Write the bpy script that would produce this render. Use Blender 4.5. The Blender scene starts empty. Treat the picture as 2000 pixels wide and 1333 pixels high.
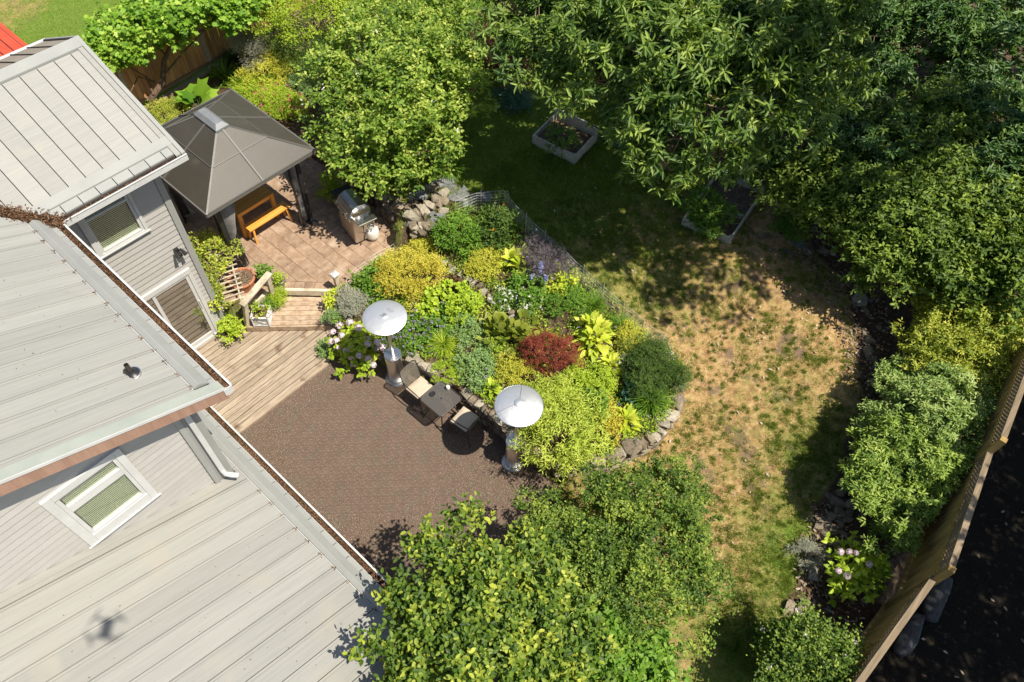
import bpy, math, random
import numpy as np
from mathutils import Matrix, Vector
random.seed(7); RNG = np.random.default_rng(11)
sc = bpy.context.scene
COL = sc.collection

# ------------------------------------------------------------------ camera, sky, sun, exposure
F = 1436.56; H = 12.9479
RW = np.array([[0.66762106, -0.74376656, 0.03306696], [-0.59340309, -0.55842367, -0.57968593], [0.44961639, 0.3673885, -0.81416878]])
cam = bpy.data.cameras.new('camera'); cam.sensor_width = 36; cam.lens = F / 2000 * 36; cam.clip_end = 400; cam.clip_start = .05
co = bpy.data.objects.new('camera', cam); COL.objects.link(co); sc.camera = co
m3 = Matrix([list(RW[0]), list(-RW[1]), list(-RW[2])]).transposed()
co.matrix_world = Matrix.Translation((0, 0, H)) @ m3.to_4x4()
SUN = Vector((.116, -.461, .880)).normalized()
w = bpy.data.worlds.new('World'); sc.world = w; w.use_nodes = True
nt = w.node_tree; bg = nt.nodes['Background']
sky = nt.nodes.new('ShaderNodeTexSky'); sky.sky_type = 'NISHITA'; sky.sun_disc = False
sky.sun_elevation = math.asin(SUN.z); sky.sun_rotation = math.atan2(SUN.x, SUN.y)
nt.links.new(sky.outputs[0], bg.inputs[0]); bg.inputs[1].default_value = .095
sl = bpy.data.lights.new('sun', 'SUN'); sl.energy = 5.0; sl.angle = math.radians(.5); sl.color = (1, .925, .785)
so = bpy.data.objects.new('sun', sl); COL.objects.link(so); so.rotation_euler = (-SUN).to_track_quat('-Z', 'Y').to_euler(); so.location = (0, 0, 30)
vs = sc.view_settings; vs.view_transform = 'Standard'; vs.look = 'None'; vs.exposure = 0.52; vs.gamma = 1; vs.use_curve_mapping = False
sc.cycles.max_bounces = 6; sc.cycles.transparent_max_bounces = 12; sc.cycles.use_denoising = True

# ------------------------------------------------------------------ measuring helpers (a photo point and a height give a place)
def ray(px, py):
    return RW.T @ np.array([px - 1000, py - 666.5, F])
def onz(px, py, z=0.):
    d = ray(px, py); t = (z - H) / d[2]; return np.array([t * d[0], t * d[1], z])
def onx(px, py, x):
    d = ray(px, py); t = x / d[0]; return np.array([x, t * d[1], H + t * d[2]])
def ony(px, py, y):
    d = ray(px, py); t = y / d[1]; return np.array([t * d[0], y, H + t * d[2]])
def inpoly(X, Y, poly):
    X = np.asarray(X, float); Y = np.asarray(Y, float); r = np.zeros(X.shape, bool); n = len(poly)
    for i in range(n):
        x1, y1 = poly[i]; x2, y2 = poly[(i + 1) % n]
        if y1 == y2: continue
        c = ((y1 > Y) != (y2 > Y)) & (X < (x2 - x1) * (Y - y1) / (y2 - y1) + x1); r ^= c
    return r
def vnoise(X, Y, Z=0, s=1., seed=0):
    a = 0
    for k in range(4):
        f = s * (1.0 + .73 * k); p = seed * 1.7 + k * 2.1
        a = a + np.sin(X * f * 1.3 + 1.7 * np.sin(Y * f * .9 + p) + p) * np.cos(Y * f * 1.1 + 1.3 * np.sin(Z * f + X * f * .6 + p * 2) + Z * f * 1.2)
    return a / 3.
BZ = .39; DZ = .05; LZ = .22
CP = np.array([[*onz(px, py, z)[:2], z] for px, py, z in [
    (1060, 960, 0), (1120, 1010, 0), (1250, 960, .05), (1350, 850, .05), (1390, 700, .25), (1300, 640, .55), (1150, 520, .78), (1020, 430, .95),
    (900, 350, 1.1), (950, 250, 1.2), (1100, 320, 1.1), (1430, 480, .8), (1600, 560, .7), (1600, 900, .2), (1500, 1100, .0), (1300, 1200, 0),
    (1650, 1200, .0), (1750, 1050, .15), (1850, 850, .5), (1980, 650, .8), (1800, 300, 1.2), (1500, 100, 1.4), (1000, 20, 1.3), (760, 250, 1.15),
    (700, 60, .9), (500, 100, .6), (330, 200, .5), (300, 60, .4), (100, 40, .3), (800, 330, 1.15), (600, 230, .75), (1500, 900, .1), (1700, 700, .5),
    (900, 1250, 0), (700, 1150, 0), (1681, 1235, 0), (1950, 100, 1.5)]] + [[-6, 24, .3], [6, 26, .3], [20, 16, 1.6], [24, 4, 1.6], [2, -8, -.1], [-6, 4, 0]])
WALL = [(4.62, 8.45), (4.92, 7.6), (5.25, 6.7), (5.38, 5.6), (5.36, 4.6), (5.27, 3.9), (5.42, 3.1), (6.1, 2.5), (7.1, 2.13), (7.9, 2.2), (8.45, 2.5), (8.78, 3.05)]
BED = [(4.72, 8.8), (5.24, 9.36)] + [tuple(onz(px, py, z)[:2]) for px, py, z in [(770, 483, .5), (830, 468, .7), (880, 430, .9), (985, 400, .95), (1012, 430, .95), (1112, 520, .8),
    (1250, 642, .6), (1315, 690, .5)]] + WALL[::-1]
CB = np.array([[*onz(px, py, z)[:2], z] for px, py, z in [(680, 620, .4), (760, 650, .5), (780, 690, .55), (850, 730, .55), (960, 820, .55), (1030, 880, .5), (1120, 900, .5), (1200, 890, .52), (1280, 845, .54),
    (1320, 750, .56), (1300, 690, .55), (1150, 560, .8), (1020, 450, .95), (960, 420, .95), (880, 450, .8), (800, 500, .5), (720, 540, .42), (950, 620, .75), (1080, 700, .65), (1150, 800, .55)]])
LOW = [(-20, -20), (3.0, -20), (3.3, 1.2), (4.6, 2.55), (5.2, 3.0), (5.22, 3.9), (5.31, 4.6), (5.33, 5.6), (5.2, 6.7), (4.87, 7.6), (4.57, 8.4), (4.75, 8.85), (4.45, 9.2), (3.45, 10.1), (3.3, 10.6), (3.3, 15), (-20, 15)]
BRICK = [(3.25, 10.62), (3.75, 10.42), (4.42, 10.40), (5.28, 9.42), (5.75, 9.15), (6.5, 9.25), (7.05, 9.35), (7.55, 9.62), (7.6, 10.35), (7.75, 12.1), (7.6, 14.5), (3.25, 14.7)]
LAND = [(3.42, 10.12), (4.70, 8.85), (5.24, 9.38), (4.36, 10.36), (3.95, 10.38)]
def idw(X, Y, C, p=3.0):
    num = 0; den = 0
    for x, y, z in C:
        wgt = 1. / ((X - x) ** 2 + (Y - y) ** 2 + .15) ** (p / 2); num = num + wgt * z; den = den + wgt
    return num / den
def terr(X, Y):
    X = np.asarray(X, float); Y = np.asarray(Y, float)
    Z = idw(X, Y, CP)
    b = inpoly(X, Y, BED); Z = np.where(b, idw(X, Y, CB) + .05 * vnoise(X, Y, 0, 3.), Z)
    drop = np.clip((-2.72 - Y) / .3, 0, 1) * (X > 4.5); Z = Z * (1 - drop) + drop * -.85
    Z = np.where(inpoly(X, Y, BRICK), BZ - .12, Z)
    Z = np.where(inpoly(X, Y, [(3.3, 10.2), (4.72, 8.72), (5.42, 9.34), (4.47, 10.52), (3.9, 10.55)]), -.05, Z)
    Z = np.where(inpoly(X, Y, LOW), -.08, Z)
    return Z
def G(px, py, up=0.):
    z = .5
    d = ray(px, py); t = (3. - H) / d[2]
    for _ in range(240):
        p = t * d; p[2] += H
        if p[2] <= float(terr(p[0], p[1])) + up: break
        t *= 1.0025
    return np.array([p[0], p[1], p[2] - up])

# ------------------------------------------------------------------ materials
MATS = {}
def N(nt, t, **k):
    n = nt.nodes.new(t)
    for a, b in k.items(): setattr(n, a, b)
    return n
def newmat(name):
    m = bpy.data.materials.new(name); m.use_nodes = True; return m, m.node_tree, m.node_tree.nodes['Principled BSDF']
def ramp(nt, cols, pos=None):
    r = N(nt, 'ShaderNodeValToRGB'); e = r.color_ramp.elements; n = len(cols)
    while len(e) < n: e.new(.5)
    for i, c in enumerate(cols):
        e[i].position = pos[i] if pos else i / (n - 1.); e[i].color = (*c, 1)
    return r
def surf(name, cols, scale=8., rough=.7, bump=.2, bscale=60., stretch=(1, 1, 1), rnd=.0, metal=0., detail=6, coords='Object', spec=.5, dirt=None):
    """procedural surface: noise between colours, grain stretched along one axis, per-object variation"""
    if name in MATS: return MATS[name]
    m, nt, p = newmat(name); L = nt.links
    tc = N(nt, 'ShaderNodeTexCoord'); mp = N(nt, 'ShaderNodeMapping'); mp.inputs['Scale'].default_value = stretch
    oi = N(nt, 'ShaderNodeObjectInfo')
    ad = N(nt, 'ShaderNodeVectorMath', operation='ADD'); ml = N(nt, 'ShaderNodeMath', operation='MULTIPLY'); ml.inputs[1].default_value = 37.
    L.new(oi.outputs['Random'], ml.inputs[0]); L.new(tc.outputs[coords], mp.inputs[0]); L.new(mp.outputs[0], ad.inputs[0])
    if rnd: L.new(ml.outputs[0], ad.inputs[1])
    n1 = N(nt, 'ShaderNodeTexNoise'); n1.inputs['Scale'].default_value = scale; n1.inputs['Detail'].default_value = detail; n1.inputs['Roughness'].default_value = .65
    L.new(ad.outputs[0], n1.inputs[0])
    mr = N(nt, 'ShaderNodeMapRange'); mr.inputs[1].default_value = .28; mr.inputs[2].default_value = .72; L.new(n1.outputs[0], mr.inputs[0])
    r = ramp(nt, cols); L.new(mr.outputs[0], r.inputs[0]); c = r.outputs[0]
    if rnd:
        hv = N(nt, 'ShaderNodeHueSaturation'); v = N(nt, 'ShaderNodeMapRange'); v.inputs[3].default_value = 1 - rnd; v.inputs[4].default_value = 1 + rnd
        L.new(oi.outputs['Random'], v.inputs[0]); L.new(v.outputs[0], hv.inputs['Value']); L.new(c, hv.inputs['Color']); c = hv.outputs[0]
    if dirt:
        n3 = N(nt, 'ShaderNodeTexNoise'); n3.inputs['Scale'].default_value = dirt[1]; n3.inputs['Detail'].default_value = 8; L.new(tc.outputs['Object'], n3.inputs[0])
        r3 = ramp(nt, [(0, 0, 0), (1, 1, 1)], [dirt[2], dirt[2] + (dirt[3] if len(dirt) > 3 else .12)]); L.new(n3.outputs[0], r3.inputs[0])
        mx = N(nt, 'ShaderNodeMix', data_type='RGBA'); L.new(r3.outputs[0], mx.inputs[0]); L.new(c, mx.inputs[6]); mx.inputs[7].default_value = (*dirt[0], 1); c = mx.outputs[2]
    L.new(c, p.inputs['Base Color'])
    p.inputs['Roughness'].default_value = rough; p.inputs['Metallic'].default_value = metal; p.inputs['Specular IOR Level'].default_value = spec
    if bump:
        n2 = N(nt, 'ShaderNodeTexNoise'); n2.inputs['Scale'].default_value = bscale; n2.inputs['Detail'].default_value = 5; L.new(ad.outputs[0], n2.inputs[0])
        b = N(nt, 'ShaderNodeBump'); b.inputs['Strength'].default_value = bump; b.inputs['Distance'].default_value = .02; L.new(n2.outputs[0], b.inputs['Height']); L.new(b.outputs[0], p.inputs['Normal'])
    MATS[name] = m; return m
def leafm(name, cols, trans=.28, rough=.42, tcol=None, spec=.5):
    if name in MATS: return MATS[name]
    m, nt, p = newmat(name); L = nt.links
    at = N(nt, 'ShaderNodeAttribute', attribute_name='rnd'); tc = N(nt, 'ShaderNodeTexCoord')
    n1 = N(nt, 'ShaderNodeTexNoise'); n1.inputs['Scale'].default_value = 1.6; n1.inputs['Detail'].default_value = 2; L.new(tc.outputs['Object'], n1.inputs[0])
    a = N(nt, 'ShaderNodeMath', operation='MULTIPLY_ADD'); a.inputs[1].default_value = 1.1; a.inputs[2].default_value = -.55; L.new(n1.outputs[0], a.inputs[0])
    b = N(nt, 'ShaderNodeMath', operation='ADD', use_clamp=True); L.new(a.outputs[0], b.inputs[0]); L.new(at.outputs['Fac'], b.inputs[1])
    r = ramp(nt, cols); L.new(b.outputs[0], r.inputs[0]); L.new(r.outputs[0], p.inputs['Base Color'])
    p.inputs['Roughness'].default_value = rough + .1; p.inputs['Specular IOR Level'].default_value = spec * .6
    t = N(nt, 'ShaderNodeBsdfTranslucent'); h = N(nt, 'ShaderNodeHueSaturation'); h.inputs['Hue'].default_value = .485; h.inputs['Saturation'].default_value = 1.15; h.inputs['Value'].default_value = 1.5
    L.new(r.outputs[0], h.inputs['Color']); L.new(h.outputs[0], t.inputs[0])
    mx = N(nt, 'ShaderNodeMixShader'); mx.inputs[0].default_value = trans; L.new(p.outputs[0], mx.inputs[1]); L.new(t.outputs[0], mx.inputs[2])
    L.new(mx.outputs[0], nt.nodes['Material Output'].inputs[0]); MATS[name] = m; return m
def plain(name, col, rough=.5, metal=0., spec=.5):
    if name in MATS: return MATS[name]
    m, nt, p = newmat(name); p.inputs['Base Color'].default_value = (*col, 1); p.inputs['Roughness'].default_value = rough; p.inputs['Metallic'].default_value = metal
    p.inputs['Specular IOR Level'].default_value = spec
    n2 = N(nt, 'ShaderNodeTexNoise'); n2.inputs['Scale'].default_value = 25; n2.inputs['Detail'].default_value = 6
    mr = N(nt, 'ShaderNodeMapRange'); mr.inputs[3].default_value = max(rough - .12, .03); mr.inputs[4].default_value = min(rough + .12, 1); nt.links.new(n2.outputs[0], mr.inputs[0]); nt.links.new(mr.outputs[0], p.inputs['Roughness'])
    MATS[name] = m; return m

M_roof = surf('roof_panel_paint', [(.265, .262, .243), (.298, .294, .270), (.325, .320, .292)], 2.0, .55, .10, 40, (.5, 14, 1), .075, dirt=((.33, .315, .275), 1.2, .60))
M_rooftrim = surf('roof_trim_metal', [(.27, .275, .262), (.315, .32, .30)], 2.0, .45, .05, 20, rnd=.03)
M_white = surf('white_paint', [(.48, .48, .47), (.57, .57, .56)], 3., .45, .04, 20)
M_siding = surf('siding_paint', [(.375, .362, .34), (.43, .415, .39)], 2.5, .65, .06, 40, (1, 1, 1), .03)
M_darkgap = plain('joint_and_shadow_dark', (.035, .03, .028), .9)
M_wall = surf('wall_core', [(.3, .29, .27), (.36, .35, .33)], 3., .8, .1)
M_fascia = surf('fascia_wood', [(.26, .145, .10), (.40, .25, .18)], 4., .7, .2, 50, (3, .3, .3))
M_litter = surf('leaf_litter_brown', [(.035, .02, .011), (.10, .055, .03), (.18, .11, .065)], 40., .95, .8, 90)
M_deck = surf('weathered_deck_board', [(.17, .125, .09), (.33, .26, .19), (.46, .385, .29)], 7., .75, .35, 60, (.35, 5.0, 1), .17, coords='Object', dirt=((.15, .09, .055), 2.4, .60))
M_deckd = surf('landing_board', [(.22, .14, .09), (.40, .29, .20), (.52, .40, .29)], 6., .75, .35, 60, (1.3, 1.3, 1), .15)
M_rail = surf('weathered_rail_wood', [(.30, .24, .16), (.52, .45, .34), (.66, .58, .45)], 8., .8, .4, 50, (.6, .6, 1), .1)
M_paver = surf('brick_paver', [(.20, .128, .082), (.31, .21, .142), (.41, .30, .215)], 5., .9, .35, 110, rnd=.11, dirt=((.46, .35, .26), 1.7, .58))
M_sand = surf('joint_sand', [(.20, .13, .08), (.30, .21, .14)], 20., .95, .5)
def rubber(name, a, b): return surf(name, [a, b], 9., .85, .55, 160, rnd=.06, dirt=((.48, .39, .29), 60., .595, .05))
M_rub = [rubber('rubber_paver_brown', (.104, .068, .050), (.144, .096, .071)), rubber('rubber_paver_red', (.104, .069, .048), (.140, .096, .067)), rubber('rubber_paver_grey', (.095, .070, .050), (.132, .098, .070))]
M_stone = surf('wall_stone', [(.10, .085, .065), (.22, .18, .13), (.34, .28, .20)], 7., .9, .8, 40, rnd=.34, dirt=((.30, .22, .12), 3., .56))
M_stonel = surf('pale_stone', [(.20, .17, .13), (.34, .30, .23), (.48, .43, .35)], 5., .9, .6, 40, rnd=.22)
M_stoneg = surf('blue_grey_stone', [(.08, .09, .095), (.17, .18, .18), (.27, .27, .26)], 5., .85, .6, 40, rnd=.22)
M_soil = surf('bed_soil', [(.06, .036, .022), (.15, .10, .065), (.26, .19, .13)], 14., .95, .8, 60)
M_steel = surf('brushed_steel', [(.58, .57, .55), (.72, .71, .69)], 3., .34, .02, 20, metal=1.)
M_dome = surf('spun_aluminium', [(.84, .83, .80), (.92, .91, .88)], 2.2, .46, .22, 9, metal=.85, dirt=((.6, .58, .54), 4., .66))
M_black = plain('black_metal', (.02, .02, .022), .4)
M_dark = plain('dark_bronze_metal', (.035, .028, .024), .45)
M_cush = surf('beige_cushion', [(.44, .36, .27), (.56, .47, .36)], 6., .9, .15, 120)
M_gaz = surf('gazebo_roof_brown', [(.046, .040, .029), (.064, .056, .042)], 1.5, .5, .05, 30, rnd=.05, dirt=((.085, .075, .058), 2.2, .66))
M_gazrib = plain('gazebo_rib_grey', (.12, .115, .105), .5)
M_gazcap = surf('gazebo_cap_grey', [(.15, .16, .17), (.22, .23, .24)], 3., .5, .1)
M_curt = surf('grey_curtain', [(.20, .19, .18), (.42, .40, .38)], 6., .95, .2, 60)
M_pine = surf('varnished_pine', [(.52, .21, .035), (.70, .33, .06), (.78, .41, .10)], 5., .45, .1, 40, (.3, 4, 2), .08)
M_fence = surf('cedar_fence', [(.34, .15, .055), (.60, .31, .13), (.70, .44, .22)], 6., .85, .35, 50, (3, 3, .25), .22)
M_fenced = surf('stained_fence', [(.18, .10, .03), (.36, .23, .075), (.48, .33, .12)], 6., .85, .35, 50, (3, 3, .25), .2)
M_frail = surf('fence_rail', [(.12, .085, .05), (.21, .155, .095), (.29, .22, .145)], 7., .8, .4, 50, (.2, 3, 3), .08)
M_grey = surf('grey_timber', [(.26, .23, .18), (.46, .42, .35), (.60, .56, .48)], 7., .85, .5, 50, (.4, 3, 3), .12)
M_red = surf('red_metal_roof', [(.56, .055, .022), (.66, .085, .035)], 2., .45, .05)
M_terra = surf('terracotta', [(.44, .15, .07), (.58, .24, .13)], 5., .75, .1)
M_potg = surf('grey_pot', [(.13, .13, .13), (.22, .22, .21)], 5., .7, .1)
M_bark = surf('bark', [(.06, .035, .025), (.16, .10, .07), (.26, .18, .13)], 12., .95, .9, 30, (1, 1, .3))
M_twig = surf('pale_twig', [(.25, .17, .11), (.42, .32, .22)], 12., .9, .3)
M_stem = plain('green_stem', (.10, .16, .04), .6)
M_pwhite = surf('enamel_white', [(.70, .68, .62), (.80, .78, .72)], 6., .35, .02)
M_wire = plain('galvanised_wire', (.62, .62, .60), .5, .3)
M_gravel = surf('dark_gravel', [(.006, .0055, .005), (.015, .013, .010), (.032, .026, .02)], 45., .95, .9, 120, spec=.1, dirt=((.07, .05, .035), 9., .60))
M_blind = surf('cream_blind', [(.42, .45, .32), (.50, .53, .40)], 3., .6, .0)
m, nt_, p_ = newmat('window_glass'); tr_ = nt_.nodes.new('ShaderNodeBsdfTransparent'); tr_.inputs[0].default_value = (.97, .99, .95, 1); gl_ = nt_.nodes.new('ShaderNodeBsdfGlossy'); gl_.inputs['Roughness'].default_value = .03; mx_ = nt_.nodes.new('ShaderNodeMixShader'); mx_.inputs[0].default_value = .08
nt_.links.new(tr_.outputs[0], mx_.inputs[1]); nt_.links.new(gl_.outputs[0], mx_.inputs[2]); nt_.links.new(mx_.outputs[0], nt_.nodes['Material Output'].inputs[0]); M_glass = m
m, nt_, p_ = newmat('door_glass'); p_.inputs['Base Color'].default_value = (.05, .045, .035, 1); p_.inputs['Roughness'].default_value = .03; p_.inputs['Specular IOR Level'].default_value = 1.; p_.inputs['IOR'].default_value = 2.3; M_dglass = m
m, nt_, p_ = newmat('tabletop_glass'); p_.inputs['Base Color'].default_value = (.12, .11, .10, 1); p_.inputs['Roughness'].default_value = .08; p_.inputs['Alpha'].default_value = .62; M_tglass = m
m, nt_, p_ = newmat('sling_mesh'); p_.inputs['Base Color'].default_value = (.17, .15, .12, 1); p_.inputs['Roughness'].default_value = .7; p_.inputs['Alpha'].default_value = .62; M_sling = m

# ------------------------------------------------------------------ mesh building
class B:
    def __init__(s): s.v = []; s.f = []
    def add(s, vs_, fs):
        o = len(s.v); s.v += [tuple(map(float, q)) for q in vs_]; s.f += [tuple(i + o for i in f) for f in fs]; return s
    def box(s, x0, x1, y0, y1, z0, z1):
        return s.add([(x0, y0, z0), (x1, y0, z0), (x1, y1, z0), (x0, y1, z0), (x0, y0, z1), (x1, y0, z1), (x1, y1, z1), (x0, y1, z1)],
                     [(0, 3, 2, 1), (4, 5, 6, 7), (0, 1, 5, 4), (1, 2, 6, 5), (2, 3, 7, 6), (3, 0, 4, 7)])
    def obox(s, c, ax, ay, az):
        c, ax, ay, az = map(np.array, (c, ax, ay, az)); q = []
        for k in (-1, 1):
            for i, j in ((-1, -1), (1, -1), (1, 1), (-1, 1)): q.append(c + ax * i + ay * j + az * k)
        return s.add(q, [(0, 3, 2, 1), (4, 5, 6, 7), (0, 1, 5, 4), (1, 2, 6, 5), (2, 3, 7, 6), (3, 0, 4, 7)])
    def beam(s, a, b, w_, h_, up=(0, 0, 1)):
        a, b = np.array(a, float), np.array(b, float); d = b - a; L = np.linalg.norm(d); d /= L
        sd = np.cross(d, up); n = np.linalg.norm(sd); sd = sd / n if n > 1e-4 else np.array([1., 0, 0]); u = np.cross(sd, d)
        return s.obox((a + b) / 2, d * L / 2, sd * w_ / 2, u * h_ / 2)
    def prism(s, poly, z0, z1):
        n = len(poly); z0 = z0 if callable(z0) else (lambda x, y, q=z0: q); z1 = z1 if callable(z1) else (lambda x, y, q=z1: q)
        v = [(x, y, z0(x, y)) for x, y in poly] + [(x, y, z1(x, y)) for x, y in poly]
        return s.add(v, [tuple(range(n))[::-1], tuple(range(n, 2 * n))] + [(i, (i + 1) % n, n + (i + 1) % n, n + i) for i in range(n)])
    def tube(s, pts, r, n=8, cap=True):
        pts = [np.array(p, float) for p in pts]; k = len(pts); rs = r if hasattr(r, '__len__') else [r] * k; vs_ = []; pr = None
        for i, p in enumerate(pts):
            d = (pts[min(i + 1, k - 1)] - pts[max(i - 1, 0)]); d = d / (np.linalg.norm(d) + 1e-9)
            if pr is None: pr = np.array([0, 0, 1.]) if abs(d[2]) < .9 else np.array([1., 0, 0])
            a = np.cross(d, pr); a /= np.linalg.norm(a) + 1e-9; b = np.cross(d, a); pr = -b if False else pr
            for j in range(n):
                t = 2 * math.pi * j / n; vs_.append(p + rs[i] * (a * math.cos(t) + b * math.sin(t)))
        fs = [(i * n + j, i * n + (j + 1) % n, (i + 1) * n + (j + 1) % n, (i + 1) * n + j) for i in range(k - 1) for j in range(n)]
        if cap: fs += [tuple(range(n))[::-1], tuple(range((k - 1) * n, k * n))]
        return s.add(vs_, fs)
    def lathe(s, prof, c, n=24, cap0=True, cap1=True):
        v = []
        for r, z in prof:
            for j in range(n):
                t = 2 * math.pi * j / n; v.append((c[0] + r * math.cos(t), c[1] + r * math.sin(t), c[2] + z))
        k = len(prof); fs = [(i * n + j, i * n + (j + 1) % n, (i + 1) * n + (j + 1) % n, (i + 1) * n + j) for i in range(k - 1) for j in range(n)]
        if cap0: fs.append(tuple(range(n))[::-1])
        if cap1: fs.append(tuple(range((k - 1) * n, k * n)))
        return s.add(v, fs)
    def mesh(s, name, loc=(0, 0, 0)):
        me = bpy.data.meshes.new(name); l = loc
        me.from_pydata([(x - l[0], y - l[1], z - l[2]) for x, y, z in s.v], [], s.f); me.update(); return me
    def obj(s, name, mat, root=None, parent=None, bevel=0., smooth=False):
        loc = ROOT.get(root.name, (0, 0, 0)) if root else (0, 0, 0)
        me = s.mesh(name, loc); me.materials.append(mat)
        if smooth: me.shade_smooth() if hasattr(me, 'shade_smooth') else [setattr(q, 'use_smooth', True) for q in me.polygons]
        o = bpy.data.objects.new(name, me); COL.objects.link(o)
        pr = parent or root
        if pr: o.parent = pr
        if bevel:
            b = o.modifiers.new('edge', 'BEVEL'); b.width = bevel; b.segments = 2; b.limit_method = 'ANGLE'
        if smooth:
            try: me.set_sharp_from_angle(angle=math.radians(40))
            except Exception: pass
        return o
ROOT = {}
def tag(o, label=None, cat=None, group=None, kind=None):
    if label: o['label'] = label
    if cat: o['category'] = cat
    if group: o['group'] = group
    if kind: o['kind'] = kind
    return o
def thing(name, label, cat, loc=(0, 0, 0), group=None):
    o = bpy.data.objects.new(name, None); COL.objects.link(o); o.location = [float(q) for q in loc]; o.empty_display_size = .1
    ROOT[o.name] = tuple(float(q) for q in loc); return tag(o, label, cat, group)
def inst(name, me, root, loc, rot=(0, 0, 0), scl=(1, 1, 1)):
    o = bpy.data.objects.new(name, me); COL.objects.link(o); o.parent = root; l = ROOT[root.name] if root else (0, 0, 0)
    o.location = (loc[0] - l[0], loc[1] - l[1], loc[2] - l[2]); o.rotation_euler = rot; o.scale = scl; return o
def npmesh(name, V, Fs, rnd=None, mat=None, smooth=False):
    """V (n,3); Fs list of (k,m) int arrays of equal face size"""
    me = bpy.data.meshes.new(name); me.vertices.add(len(V)); me.vertices.foreach_set('co', np.asarray(V, np.float32).ravel())
    loops = np.concatenate([f.ravel() for f in Fs]); tot = np.concatenate([np.full(len(f), f.shape[1]) for f in Fs]); st = np.concatenate([[0], np.cumsum(tot)[:-1]])
    me.loops.add(len(loops)); me.loops.foreach_set('vertex_index', loops.astype(np.int32))
    me.polygons.add(len(tot)); me.polygons.foreach_set('loop_start', st.astype(np.int32)); me.polygons.foreach_set('loop_total', tot.astype(np.int32))
    if smooth: me.polygons.foreach_set('use_smooth', np.ones(len(tot), bool))
    if rnd is not None:
        a = me.attributes.new('rnd', 'FLOAT', 'POINT'); a.data.foreach_set('value', np.asarray(rnd, np.float32))
    me.update(calc_edges=True); me.validate()
    if mat: me.materials.append(mat)
    return me
T_FOLD = ([(0, 0, 0), (.45, -.5, .10), (1, 0, -.08), (.45, .5, .10)], [(0, 1, 2), (0, 2, 3)])
T_OVAL = ([(0, 0, 0), (.25, -.42, .06), (.68, -.40, .04), (1, 0, -.12), (.68, .40, .04), (.25, .42, .06)], [(0, 1, 2, 3), (0, 3, 4, 5)])
T_BROAD = ([(0, 0, 0), (.3, -.5, .10), (.7, -.38, .0), (1, 0, -.28), (.7, .38, .0), (.3, .5, .10), (.35, 0, .03), (.7, 0, -.07)], [(0, 1, 6), (1, 2, 7, 6), (2, 3, 7), (0, 6, 5), (6, 7, 4, 5), (7, 3, 4)])
T_ROUND = ([(.1, 0, 0), (0, -.28, .06), (.3, -.5, .09), (.75, -.42, .04), (1, 0, -.10), (.75, .42, .04), (.3, .5, .09), (0, .28, .06), (.5, 0, -.02)], [(0, 1, 2, 8), (2, 3, 8), (3, 4, 8), (4, 5, 8), (5, 6, 8), (6, 7, 0, 8)])
T_VINE = ([(.1, 0, 0), (-.05, -.3, .03), (.2, -.55, .04), (.4, -.35, .04), (.7, -.5, -.02), (.75, -.2, .02), (1, 0, -.14), (.75, .2, .02), (.7, .5, -.02), (.4, .35, .04), (.2, .55, .04), (-.05, .3, .03), (.45, 0, 0)],
          [(0, 1, 2, 3), (3, 4, 5, 12), (5, 6, 7, 12), (7, 8, 9, 12), (0, 3, 12, 9), (9, 10, 11, 0)])
T_BLADE = ([(0, -.4, 0), (0, .4, 0), (.4, -.5, .10), (.4, .5, .10), (.75, -.35, .03), (.75, .35, .03), (1, 0, -.18)], [(0, 2, 3, 1), (2, 4, 5, 3), (4, 6, 5)])
def leafmesh(name, P, D, Nn, L, W, T, rnd, mat):
    P = np.asarray(P); n = len(P); D = D / (np.linalg.norm(D, axis=1, keepdims=True) + 1e-9)
    S = np.cross(Nn, D); S /= (np.linalg.norm(S, axis=1, keepdims=True) + 1e-9); U = np.cross(D, S)
    tv = np.array(T[0]); L = np.broadcast_to(L, (n,))[:, None, None]; W = np.broadcast_to(W, (n,))[:, None, None]
    V = P[:, None, :] + D[:, None, :] * tv[None, :, 0:1] * L + S[:, None, :] * tv[None, :, 1:2] * W + U[:, None, :] * tv[None, :, 2:3] * L
    k = len(tv); off = (np.arange(n) * k)[:, None]; Fs = []
    for sz in sorted({len(f) for f in T[1]}):
        fa = np.array([f for f in T[1] if len(f) == sz]); Fs.append((off[:, :, None] + fa[None]).reshape(-1, sz))
    return npmesh(name, V.reshape(-1, 3), Fs, np.repeat(rnd, k), mat)
def unitv(n, g):
    v = g.normal(size=(n, 3)); return v / np.linalg.norm(v, axis=1, keepdims=True)
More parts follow.
